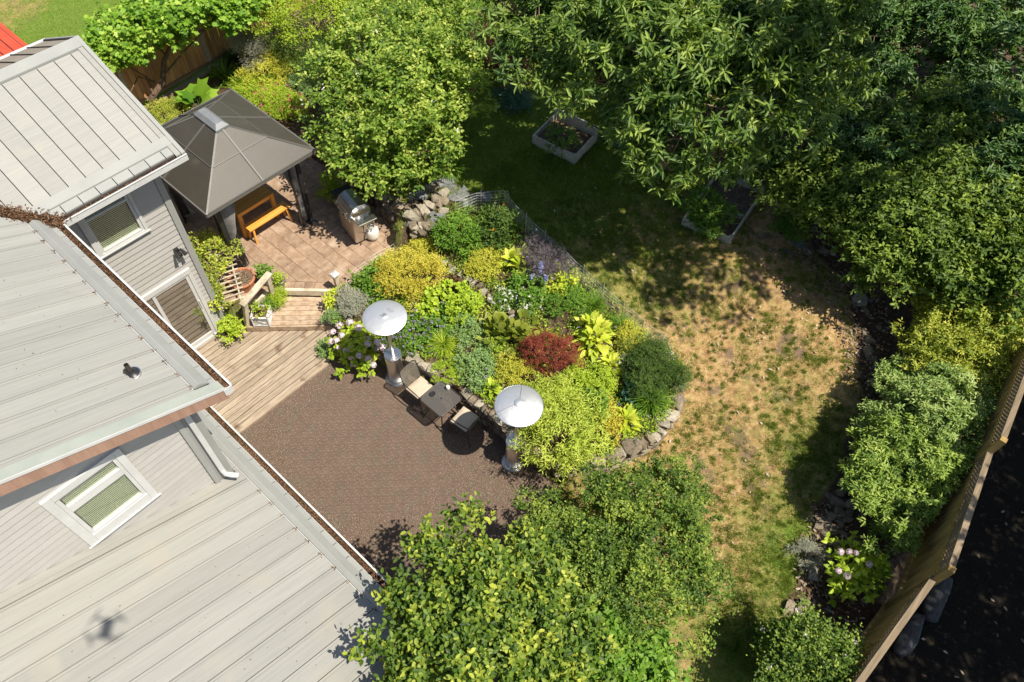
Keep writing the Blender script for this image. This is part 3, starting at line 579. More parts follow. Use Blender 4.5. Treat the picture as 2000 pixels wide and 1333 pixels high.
def window(root, x0, x1, z0, z1, gx0, gx1, panes, y, blind):
    f = B(); t = .032
    f.box(x0, gx0 - .05, y - t, y + .02, z0, z1); f.box(gx1 + .05, x1, y - t, y + .02, z0, z1)
    f.box(gx0 - .0495, gx1 + .0495, y - t + .002, y + .02, z0, panes[0][0] - .045); f.box(gx0 - .0495, gx1 + .0495, y - t + .002, y + .02, panes[-1][1] + .04, z1)
    o = f.obj('window', M_white, root, bevel=.003)
    s = B(); zz = [panes[0][0] - .045] + [q for p in panes for q in p] + [panes[-1][1] + .04]
    s.box(gx0 - .05, gx0, y - .012, y + .04, zz[0], zz[-1]); s.box(gx1, gx1 + .05, y - .012, y + .04, zz[0], zz[-1])
    for i in range(0, len(zz), 2): s.box(gx0, gx1, y - (.012 if i else .022), y + .04, zz[i], zz[i + 1])
    s.box(x0 - .03, x1 + .03, y - .055, y - .033, z0 - .012, z0 + .015)
    s.obj('sash', M_white, root, parent=o, bevel=.003)
    for a, b in panes: B().box(gx0, gx1, y + .018, y + .022, a, b).obj('pane', M_glass, root, parent=o)
    z = panes[0][0] + .015; k = 0
    me = B().add([(gx0 + .01, .001, -.012), (gx1 - .01, .001, -.012), (gx1 - .01, -.002, .012), (gx0 + .01, -.002, .012), (gx0 + .01, .003, -.012), (gx1 - .01, .003, -.012), (gx1 - .01, .000, .012), (gx0 + .01, .000, .012)], [(0, 1, 2, 3), (7, 6, 5, 4), (0, 4, 5, 1), (2, 6, 7, 3)]).mesh('blind_slat'); me.materials.append(M_blind)
    while z < panes[-1][1]:
        q = bpy.data.objects.new('blind_slat', me); COL.objects.link(q); q.parent = o; l = ROOT[root.name]; q.location = (-l[0], y + .036 - l[1], z - l[2]); z += .0365
    B().box(gx0 - .03, gx1 + .03, y + .11, y + .13, z0 + .02, z1 - .02).obj('backing', M_darkgap if not blind else surf('room_wall', [(.05, .05, .035), (.07, .065, .05)], 2, .9, 0), root, parent=o)
    return o
def build_house():
    root = thing('house', 'light grey house with pale panelled roofs and grey lap siding', 'house', (0, 9, 0))
    # wall cores
    wl = B(); wl.box(-9, 1.05, 6.36, 10.5, 0, 4.55).box(-9, 3.215, 10.705, 14.2, -.1, 4.75).box(-9, 1.05, -5, 6.23, -.1, 2.0).obj('wall', M_wall, root)
    core = [o for o in root.children if o.name.startswith('wall')][0]
    B().add([(3.2, 10.706, 4.74), (3.2, 14.2, 4.74), (3.2, 12.56, 5.55), (-9, 10.706, 4.74), (-9, 14.2, 4.74), (-9, 12.56, 5.55)], [(0, 1, 2), (3, 5, 4), (0, 2, 5, 3), (1, 4, 5, 2)]).obj('gable', M_wall, root, parent=core)
    B().add([(1.05, 6.361, 4.54), (-9, 6.361, 4.54), (-9, 6.361, 8.9), (1.05, 6.361, 4.72), (1.05, 10.5, 4.54), (-9, 10.5, 4.54), (-9, 10.5, 8.9), (1.05, 10.5, 4.72)], [(0, 1, 2, 3), (7, 6, 5, 4), (3, 2, 6, 7)]).obj('gable', M_wall, root, parent=core)
    B().box(3.16, 3.21, 10.60, 10.706, .38, 4.72).box(.98, 1.04, 6.25, 6.362, 1.9, 4.6).obj('return_wall', M_wall, root, parent=core)
    B().box(2.9, 3.23, 10.555, 10.58, -.05, .38).obj('foundation', surf('concrete', [(.36, .35, .30), (.5, .48, .43)], 5, .9, .3), root, parent=core)
    # siding
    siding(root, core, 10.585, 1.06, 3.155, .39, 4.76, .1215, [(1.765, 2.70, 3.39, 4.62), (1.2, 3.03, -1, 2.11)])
    B().box(3.15, 3.245, 10.535, 10.60, .38, 4.78).obj('corner_trim', M_white if False else M_rooftrim, root, parent=core, bevel=.003)
    B().box(3.247, 3.27, 10.55, 10.66, .38, 4.78).obj('corner_trim', M_rooftrim, root, parent=core)
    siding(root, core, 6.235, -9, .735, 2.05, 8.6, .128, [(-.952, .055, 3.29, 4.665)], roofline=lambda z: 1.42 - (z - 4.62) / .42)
    B().box(.73, .81, 6.175, 6.25, 2.3, 4.9).obj('corner_trim', M_rooftrim, root, parent=core, bevel=.003)
    B().box(.812, 1.04, 6.20, 6.25, 2.3, 4.9).obj('corner_trim', M_rooftrim, root, parent=core)
    # roofs
    mm = lambda u, v: (1.50 - u, v); mg = lambda u, v: (v, 10.05 + u)
    vx = (1.077, 1.0, 10.13 + 1.077 * 1.42 - .16)
    r1 = roof_run(root, 'main_roof', ZM, mm, 6.02, 16., 10.28, .278, 9, (.10, .185, .36), vx)
    r2 = roof_run(root, 'lower_roof', ZL, mm, -5., 6.02, 5.73, .29, 9, (.10, .175, .36))
    r2b = roof_run(root, 'lower_roof', ZL, mm, 6.02, 8.05, 5.73, .29, .44, (.10, .175, .36))
    # rake flashing and fascia of the main roof
    B().prism(ccw([(1.42, 5.86), (1.42, 6.015), (-8, 6.015), (-8, 5.86)]), off(ZM, -.04), off(ZM, .012)).obj('rake_flashing', surf('rake_green_grey', [(.28, .31, .275), (.35, .37, .33)], 2, .5, .05), root, parent=r1)
    B().prism(ccw([(1.44, 5.85), (1.44, 5.859), (-8, 5.859), (-8, 5.85)]), off(ZM, -.03), off(ZM, .02)).obj('rake_edge', M_white, root, parent=r1)
    B().prism(ccw([(1.42, 5.862), (1.42, 5.90), (-8, 5.90), (-8, 5.862)]), off(ZM, -.24), off(ZM, -.042)).obj('fascia', M_fascia, root, parent=r1)
    B().prism(ccw([(1.38, 5.90), (1.38, 6.23), (-8, 6.23), (-8, 5.90)]), off(ZM, -.16), off(ZM, -.145)).obj('soffit', M_wall, root, parent=r1)
    B().box(1.05, 1.40, 5.95, 10.1, 4.60, 4.64).obj('soffit', M_wall, root, parent=r1)
    # raised bars on both +x roofs
    def bar(f, y0, y1, par):
        b = B(); P = [(1.135, .004), (1.20, .062), (1.215, .062), (1.33, .008), (1.33, .0), (1.135, -.01)]
        v = [(x, y, f(x, y) + d) for y in (y0, y1) for x, d in P]; n = len(P); b.add(v, [tuple(range(n)), tuple(range(n, 2 * n))[::-1]] + [(i, i + n, (i + 1) % n + n, (i + 1) % n) for i in range(n)]).obj('snow_bar', M_rooftrim, root, parent=par)
        B().prism(ccw([(1.118, y0), (1.128, y0), (1.128, y1), (1.118, y1)]), off(f, -.02), off(f, .012)).obj('bar_edge', M_white, root, parent=par)
    bar(ZM, 6.04, 10.20, r1); bar(ZL, -5, 8.03, r2)
    # gable roof: front slope (towards the garden), rear slope, ridge cap, rake caps
    vg = (-1.077, -1.0, -(10.13 + 1.077 * 1.42 + .10))
    r3 = B().prism(ccw(clip([(3.62, 10.14), (3.62, 12.56), (-9, 12.56), (-9, 10.14)], *vg)), off(ZG, -.14), off(ZG, -.028)).obj('gable_roof', M_darkgap, root)
    s = 2.214 - .286 * 40
    while s < 3.5:
        a, b = s + .007, min(s + .279, 3.50)
        for (c, d, nm) in ((10.475, 12.36, 'panel'), (10.165, 10.30, 'eave_panel')):
            q = clip([(a, c), (b, c), (b, d), (a, d)], *vg)
            if len(q) > 2 and abs(area(q)) > .004: B().prism(ccw(q), off(ZG, -.026), off(ZG, 0)).obj(nm, M_roof if nm == 'panel' else M_rooftrim, root, parent=r3)
        s += .286
    q = ccw(clip([(3.63, 10.305), (3.63, 10.462), (-3, 10.462), (-3, 10.305)], *vg)); B().prism(q, off(ZG, -.02), off(ZG, .022)).obj('eave_flashing', M_rooftrim, root, parent=r3)
    q = ccw([(3.64, 12.375), (3.64, 12.56), (-9, 12.56), (-9, 12.375)]); B().prism(q, off(ZG, -.02), off(ZG, .03)).obj('ridge_cap', M_rooftrim, root, parent=r3)
    q = ccw([(3.64, 12.56), (3.64, 12.60), (-9, 12.60), (-9, 12.56)]); B().prism(q, off(ZR, -.02), off(ZR, .03)).obj('ridge_cap', M_rooftrim, root, parent=r3)
    B().prism(ccw([(3.505, 10.10), (3.59, 10.10), (3.59, 12.372), (3.505, 12.372)]), off(ZG, -.02), off(ZG, .014)).obj('rake_cap', M_roof, root, parent=r3)
    B().prism(ccw([(3.595, 10.08), (3.66, 10.08), (3.66, 12.56), (3.595, 12.56)]), off(ZG, -.12), off(ZG, .034)).obj('rake_cap', M_rooftrim, root, parent=r3)
    B().prism(ccw([(3.595, 12.56), (3.66, 12.56), (3.66, 14.40), (3.595, 14.40)]), off(ZR, -.12), off(ZR, .034)).obj('rake_cap', M_rooftrim, root, parent=r3)
    r4 = B().prism(ccw([(3.62, 12.60), (3.62, 14.38), (-9, 14.38), (-9, 12.60)]), off(ZR, -.12), off(ZR, -.02)).obj('rear_roof', M_darkgap, root)
    s = 3.59 - .31 * 40
    while s < 3.5:
        B().prism(ccw([(s + .012, 12.605), (s + .29, 12.605), (s + .29, 14.37), (s + .012, 14.37)]), off(ZR, -.018), off(ZR, 0)).obj('panel', surf('rear_panel_brown', [(.24, .20, .16), (.31, .27, .22)], 2, .6, .1), root, parent=r4)
        B().prism(ccw([(s + .294, 12.605), (s + .308, 12.605), (s + .308, 14.37), (s + .294, 14.37)]), off(ZR, -.018), off(ZR, .02)).obj('panel_lip', M_darkgap, root, parent=r4); s += .31
    B().box(-9, 3.62, 10.2, 10.58, 4.66, 4.70).obj('soffit', M_wall, root, parent=r3)
    B().box(-3, 3.66, 14.38, 14.50, 4.75, 4.87).obj('gutter', M_white, root, bevel=.004)
    # wall flashing at the lower roof
    B().prism(ccw([(1.10, 6.03), (1.10, 6.21), (-9, 6.21), (-9, 6.03)]), off(ZL, -.02), off(ZL, .008)).obj('wall_flashing', M_roof, root, parent=r2)
    B().prism(ccw([(1.08, 6.10), (1.08, 6.212), (-9, 6.212), (-9, 6.10)]), off(ZL, .0), off(ZL, .02)).obj('wall_flashing', M_roof, root, parent=r2)
    for x in np.arange(-8, 1., .9): pass
    g1 = gutter(root, mm, 5.86, 10.07, 4.775); g2 = gutter(root, lambda u, v: (v, 10.06 + u), 1.49, 3.66, 4.775); g3 = gutter(root, mm, -5., 8.0, 2.19)
    B().box(1.39, 1.512, 5.845, 5.86, 4.66, 4.79).obj('gutter_cap', M_white, root, parent=g1)
    VL = [(1.46, 10.10, ZM(1.46, 10) - .0), (1.30, 10.26, ZM(1.3, 10) + .0), (.9, 10.69, ZM(.9, 10) + .0), (.3, 11.33, ZM(.3, 10) + .0), (-.85, 12.57, ZM(-.85, 10) + .0)]
    b = B(); 
    for (x0, y0, z0), (x1, y1, z1) in zip(VL[:-1], VL[1:]):
        b.add([(x0 - .10, y0 - .1, z0 - .03), (x0 + .1, y0 + .1, z0 - .03), (x1 + .1, y1 + .1, z1 - .03), (x1 - .10, y1 - .1, z1 - .03)], [(0, 1, 2, 3)])
    vl = b.obj('valley', M_litter, root)
    hip_litter(root, vl, [(x, y, z + .01) for x, y, z in VL[:4]], (.075, .075, .012), 5200, 8, L=.05)
    hip_litter(root, vl, [(1.38, 10.1, 4.80), (1.25, 10.3, 4.88), (1.15, 10.36, 4.93)], (.06, .06, .02), 1500, 9, L=.045)
    pts = [];
    for k in range(-12, 16):
        y = 10.28 - .278 * k
        if 6 < y < 10.2: pts.append((1.095, y - .02, ZM(1.095, 0) + .004))
    for k in range(0, 34):
        y = 5.73 - .29 * k; pts.append((1.095, y - .02, ZL(1.095, 0) + .004))
    g = np.random.default_rng(4); P = np.repeat(np.array(pts), 26, 0) + g.normal(size=(len(pts) * 26, 3)) * (.02, .018, .002); n = len(P)
    lo = lnk('litter', leafmesh('litter', P, g.normal(size=(n, 3)) * [1, 1, .2], np.tile([0, 0, 1.], (n, 1)), .022, .012, T_FOLD, g.random(n), MATS['gutter_litter']), r1, root); lo['kind'] = 'stuff'
    # windows and sliding door
    window(root, 1.765, 2.70, 3.39, 4.62, 1.90, 2.595, [(3.475, 4.135), (4.185, 4.46)], 10.565, False)
    window(root, -.952, .055, 3.29, 4.665, -.79, -.09, [(3.52, 4.13), (4.28, 4.50)], 6.21, True)
    d = B(); y = 10.56
    d.box(1.25, 3.03, y - .04, y + .02, 1.99, 2.11); d.box(2.955, 3.03, y - .036, y + .02, .05, 1.989); d.box(1.25, 1.33, y - .036, y + .02, .05, 1.989); d.box(1.331, 2.954, y - .045, y + .02, .035, .10)
    o = d.obj('sliding_door', M_white, root, bevel=.004)
    s = B(); s.box(2.17, 2.235, y - .02, y + .02, .10, 1.985); s.box(2.885, 2.95, y - .02, y + .02, .10, 1.985); s.box(2.236, 2.884, y - .02, y + .02, .10, .215); s.box(2.236, 2.884, y - .02, y + .02, 1.93, 1.985)
    s.obj('door_frame', M_white, root, parent=o, bevel=.003)
    B().box(2.236, 2.884, y - .002, y + .004, .216, 1.929).obj('pane', M_dglass, root, parent=o); B().box(1.332, 2.168, y + .01, y + .016, .11, 1.98).obj('pane', M_dglass, root, parent=o)
    B().box(2.905, 2.925, y - .05, y - .02, 1.0, 1.22).obj('handle', M_white, root, parent=o, bevel=.004)
    # twin floodlight
    c = ony(345, 490, 10.54); l = B(); l.lathe([(.05, 0), (.05, .03)], (0, 0, 0), 14)
    k = B().obox((c[0], 10.545, c[2]), (.045, 0, 0), (0, .02, 0), (0, 0, .045)).obj('wall_light', M_black, root, bevel=.004)
    for sx, sz in ((-.055, .045), (.055, .03)):
        B().tube([(c[0] + sx, 10.50, c[2] + sz), (c[0] + sx * 1.2, 10.42, c[2] + sz - .02), (c[0] + sx * 1.3, 10.36, c[2] + sz - .05)], [.022, .034, .042], 12).obj('lamp_head', M_black, root, parent=k, smooth=True)
    B().obox((c[0] + .005, 10.49, c[2] - .075), (.04, 0, 0), (0, .035, 0), (0, 0, .035)).obj('sensor', M_black, root, parent=k, bevel=.006)
    # roof vent
    x, y = .72, 6.66; z = ZM(x, y); k = B().lathe([(.092, -.02), (.092, .012), (.06, .03), (.045, .05), (.04, .05)], (x, y, z), 24).obj('roof_vent', M_black, root, smooth=True)
    B().lathe([(.105, -.025), (.105, .006), (.095, .01)], (x, y, z), 24).obj('vent_flange', M_steel, root, parent=k)
    B().lathe([(.03, .03), (.03, .20), (.024, .20), (.024, .12)], (x, y, z), 16, cap1=False).obj('pipe', M_dark, root, parent=k, smooth=True)
    B().tube([(x - .035, y + .01, z + .04), (x - .05, y + .02, z + .11)], .02, 10).obj('pipe', M_dark, root, parent=k, smooth=True)
    # downspout with elbow
    k = B().beam((.90, 6.15, 4.62), (.90, 6.15, 2.78), .075, .055, (0, 1, 0)).obj('downspout', M_white, root, bevel=.006)
    B().tube([(.90, 6.15, 2.80), (.91, 6.12, 2.70), (.97, 6.05, 2.66), (1.03, 5.99, 2.64)], .042, 10).obj('elbow', M_white, root, parent=k, smooth=True)
    B().beam((.90, 6.15, 4.60), (1.40, 5.95, 4.70), .07, .05).obj('elbow', M_white, root, parent=k, bevel=.005)
    g = np.random.default_rng(77); n = 260; x = g.uniform(-4, 1.05, n); y = g.uniform(0, 9.5, n); z = np.where(y > 6, ZM(x, y), ZL(x, y)) + .006; ok = (y < 5.6) | (y > 6.4)
    P = np.stack([x, y, z], 1)[ok]; n = len(P); lo = lnk('roof_debris', leafmesh('roof_debris', P, g.normal(size=(n, 3)) * [1, 1, .1], np.tile([.39, 0, .92], (n, 1)), .015 + .02 * g.random(n), .010, T_FOLD, g.random(n), MATS['gutter_litter']), r1, root); lo['kind'] = 'stuff'
    return root
build_house()

# ---- neighbour's red roofed shed behind the house
def build_shed():
    root = thing('shed', 'neighbouring shed with a bright red ribbed metal roof behind the house', 'shed', (3, 18.5, .3))
    z = lambda x, y: 2.75 + .0 * x
    B().box(-2.5, 3.9, 15.9, 24, .2, 2.55).obj('wall', M_wall, root)
    r = B().prism(ccw([(-2.7, 15.6), (4.22, 15.6), (4.22, 24), (-2.7, 24)]), lambda x, y: 2.66 - .10 * (x - 4.2) * 0, lambda x, y: 2.74).obj('roof', M_red, root)
    s = -2.7
    while s < 4.1:
        B().box(s + .01, s + .215, 15.58, 24.02, 2.742, 2.765).obj('panel', M_red, root, parent=r)
        B().box(s + .222, s + .238, 15.58, 24.02, 2.742, 2.752).obj('panel_joint', M_darkgap, root, parent=r); s += .235
build_shed()

# ------------------------------------------------------------------ gazebo
def build_gazebo():
    root = thing('gazebo', 'brown hipped hardtop gazebo with grey tied curtains over the picnic table', 'gazebo', (5.3, 12.4, BZ))
    x0, x1, y0, y1, ze, zt = 3.92, 6.60, 11.05, 13.98, 2.52, 3.36; cx0, cx1, cy0, cy1 = 5.10, 5.30, 11.98, 12.62; 
    C = [(x0, y0), (x1, y0), (x1, y1), (x0, y1)]; T = [(cx0, cy0), (cx1, cy0), (cx1, cy1), (cx0, cy1)]
    V = lambda p, z: np.array([p[0], p[1], z])
    # frame under the roof
    fr = B()
    for i in range(4): fr.beam(V(C[i], ze - .05), V(C[(i + 1) % 4], ze - .05), .03, .05)
    roof = fr.obj('roof_frame', M_gazrib, root)
    for i in range(4):
        a, b = V(C[i], ze), V(C[(i + 1) % 4], ze); c, d = V(T[(i + 1) % 4], zt), V(T[i], zt); n = np.cross(b - a, d - a); n /= np.linalg.norm(n)
        L = lambda s, t: (a * (1 - s) + b * s) * (1 - t) + (d * (1 - s) + c * s) * t
        for s0, s1 in ((0, .5), (.5, 1)):
            for t0, t1 in ((0, .545), (.555, 1)):
                e = .006; q = [L(s0 + e, t0), L(s1 - e, t0), L(s1 - e, t1), L(s0 + e, t1)]
                o = .012 if t0 > .5 else 0.
                B().add([p + n * (o - .01) for p in q] + [p + n * o for p in q], [(3, 2, 1, 0), (4, 5, 6, 7), (0, 1, 5, 4), (1, 2, 6, 5), (2, 3, 7, 6), (3, 0, 4, 7)]).obj('roof_panel', M_gaz, root)
        B().beam(L(.5, 0) + n * .014, L(.5, 1) + n * .014, .035, .03, n).obj('rib', M_gazrib, root)
        B().beam(L(0, 0) + n * .006, L(0, 1) + n * .006, .035, .028, n).obj('hip_rib', M_gazrib, root)
        B().beam(L(0.01, .55) + n * .014, L(.99, .55) + n * .014, .014, .012, n).obj('seam', M_gazrib, root)
    p = [(cx0 - .05, cy0 - .06), (cx1 + .05, cy0 - .06), (cx1 + .05, cy1 + .06), (cx0 - .05, cy1 + .06)]; q = [(cx0 + .03, cy0 + .02), (cx1 - .03, cy0 + .02), (cx1 - .03, cy1 - .02), (cx0 + .03, cy1 - .02)]
    B().add([V(k, zt - .02) for k in p] + [V(k, zt + .03) for k in p] + [V(k, zt + .11) for k in q], [(0, 1, 5, 4), (1, 2, 6, 5), (2, 3, 7, 6), (3, 0, 4, 7), (4, 5, 9, 8), (5, 6, 10, 9), (6, 7, 11, 10), (7, 4, 8, 11), (8, 9, 10, 11)]).obj('roof_cap', M_gazcap, root)
    gt = B()
    for i in range(4):
        a, b = V(C[i], ze + .0), V(C[(i + 1) % 4], ze + .0); gt.beam(a, b, .03, .022)
    gt.obj('gutter', M_gazrib, root)
    g = random.Random(4)
    for (px, py, sx, sy) in ((x0 + .33, y0 + .33, 1, 1), (x1 - .33, y0 + .33, -1, 1), (x1 - .33, y1 - .33, -1, -1), (x0 + .33, y1 - .33, 1, -1)):
        po = B(); po.beam((px, py, BZ), (px, py, ze - .08), .085, .085, (1, 0, 0)); po.beam((px + .22 * sx, py, BZ), (px + .22 * sx, py, ze - .08), .04, .04, (1, 0, 0)); po.beam((px, py + .22 * sy, BZ), (px, py + .22 * sy, ze - .08), .04, .04, (1, 0, 0))
        po.box(px - .1, px + .1, py - .1, py + .1, BZ, BZ + .02); o = po.obj('post', M_black, root)
        for (ux, uy) in ((sx, 0), (0, sy)):       # tied curtain: pleated, gathered at mid height
            v = []; nn = 30; hs = [(ze - .14, .17), (ze - .5, .15), (1.75, .11), (1.45, .075), (1.32, .04), (1.2, .055), (.9, .08), (BZ + .06, .09)]
            for z, w_ in hs:
                for k in range(nn):
                    t = k / (nn - 1) * 2 - 1; q_ = .035 * math.sin(k * 2.1 + z * .6) * (w_ / .25 + .35); c0 = .05 + w_
                    v.append((px + ux * (c0 + t * w_) + uy * (q_ + .03) , py + uy * (c0 + t * w_) + ux * (q_ - .06), z + (.02 * math.sin(k) if z < .6 else 0)))
            fs = [(i * nn + k, i * nn + k + 1, (i + 1) * nn + k + 1, (i + 1) * nn + k) for i in range(len(hs) - 1) for k in range(nn - 1)]
            c = B().add(v, fs).obj('curtain', M_curt, root, smooth=True); sm = c.modifiers.new('thickness', 'SOLIDIFY'); sm.thickness = .006
build_gazebo()

def build_table_bench():
    t = thing('picnic_table', 'orange varnished wooden table under the gazebo', 'table', (5.38, 12.3, BZ)); z = BZ + .74
    x0, x1, y0, y1 = 4.90, 5.88, 12.03, 12.78
    k = 0; y = y0
    while y < y1 - .02: B().box(x0, x1, y + .002, y + .104, z - .03, z).obj('board', M_pine, t, bevel=.003); y += .108
    for x, y in ((x0 + .05, y0 + .05), (x1 - .05, y0 + .05), (x1 - .05, y1 - .05), (x0 + .05, y1 - .05)): B().box(x - .045, x + .045, y - .045, y + .045, BZ, z - .032).obj('leg', M_pine, t, bevel=.004)
    B().box(x0 + .1, x1 - .1, y0 + .03, y0 + .055, z - .12, z - .033).box(x0 + .1, x1 - .1, y1 - .055, y1 - .03, z - .12, z - .033).obj('apron', M_pine, t, bevel=.003)
    def bench(x0, x1, y0, y1, label):
        t = thing('bench', label, 'bench', ((x0 + x1) / 2, (y0 + y1) / 2, BZ), 'pine benches at the picnic table'); z = BZ + .44
        B().box(x0, x1, y0, (y0 + y1) / 2 - .002, z - .035, z).obj('seat_board', M_pine, t, bevel=.004); B().box(x0, x1, (y0 + y1) / 2 + .002, y1, z - .035, z).obj('seat_board', M_pine, t, bevel=.004)
        for sx, x in ((-1, x0 + .1), (1, x1 - .1)):
            for sy, y in ((-1, y0 + .05), (1, y1 - .05)): B().beam((x, y, z - .03), (x + sx * .04, y + sy * .05, BZ), .045, .045, (1, 0, 0)).obj('leg', M_pine, t, bevel=.003)
            B().box(x - .02, x + .02, y0 + .02, y1 - .02, z - .075, z - .037).obj('crosspiece', M_pine, t)
    bench(4.92, 6.03, 11.72, 11.98, 'orange varnished wooden bench in the sun on the near side of the table')
    bench(4.92, 5.95, 12.95, 13.2, 'orange varnished wooden bench in shade on the far side of the table')
build_table_bench()

# ------------------------------------------------------------------ patio heaters, bistro set
def build_heater(px, py, hpx, hpy, label, segmented, h=2.17):
    b = onz(px, py, 0); t = thing('patio_heater', label, 'patio heater', b, 'steel mushroom patio heaters beside the stone bed'); hd = onz(hpx, hpy, h)
    x, y = b[0], b[1]; lx, ly = hd[0], hd[1]
    B().lathe([(.235, 0), (.235, .025), (.215, .045)], (x, y, 0), 32).obj('base_plate', M_steel, t, smooth=True)
    B().lathe([(.155, .045), (.165, .07), (.165, .80), (.16, .82)], (x, y, 0), 32).obj('tank_housing', M_steel, t, smooth=True)
    B().lathe([(.16, .82), (.175, .83), (.175, .865), (.165, .875)], (x, y, 0), 32).obj('housing_lid', M_steel, t, smooth=True)
    if segmented: B().obox((x + .11, y - .122, .60), (.035, .03, 0), (.008, -.010, 0), (0, 0, .014)).obj('handle', M_black, t)
    B().tube([(x, y, .87), (x + (lx - x) * .6, y + (ly - y) * .6, 1.75)], .036, 14).obj('pole', M_steel, t, smooth=True)
    B().lathe([(.06, 1.74), (.075, 1.78), (.075, 2.02), (.05, 2.05)], (lx, ly, 0), 20).obj('burner', M_steel, t, smooth=True)
    R = .405 if not segmented else .415
    prof = [(R, -.055), (R + .006, -.048), (R, -.042), (R * .8, -.012), (R * .5, .018), (R * .18, .042), (.0, .052)] if segmented else [(R, -.04), (R + .006, -.034), (R - .004, -.028), (R * .8, -.012), (R * .5, .004), (R * .2, .012), (.0, .014)]
    n = 48; o = B().lathe([(r, z - .004) for r, z in prof] , (lx, ly, h), n, cap0=False, cap1=False).obj('reflector', M_dome, t, smooth=True)
    sm = o.modifiers.new('thickness', 'SOLIDIFY'); sm.thickness = .004
    if segmented:
        B().lathe([(.085, .040), (.085, .052), (.06, .07), (.0, .075)], (lx, ly, h), 24, cap1=False).obj('reflector_cap', M_dome, t, smooth=True)
        for a in (.6, 2.7, 4.75):
            pts = [(lx + r * math.cos(a), ly + r * math.sin(a), h + z + .003) for r, z in prof[2:6]]; B().tube(pts, .004, 5).obj('seam', M_steel, t)
        B().tube([(lx + R * math.cos(k * math.pi / 24), ly + R * math.sin(k * math.pi / 24), h - .05) for k in range(49)], .007, 6).obj('rim', M_steel, t)
    else:
        for dx, dy in ((-.05, .06), (.03, .04), (.0, -.02)): B().lathe([(.007, .008), (.007, .014)], (lx + dx, ly + dy, h + .004), 8).obj('screw', M_black, t)
    return t
build_heater(775, 738, 751, 618, 'steel patio heater with a plain flat round head behind the empty chair', False)
build_heater(1003, 903, 1014, 790, 'steel patio heater with a three-panel domed head beside the bamboo', True)

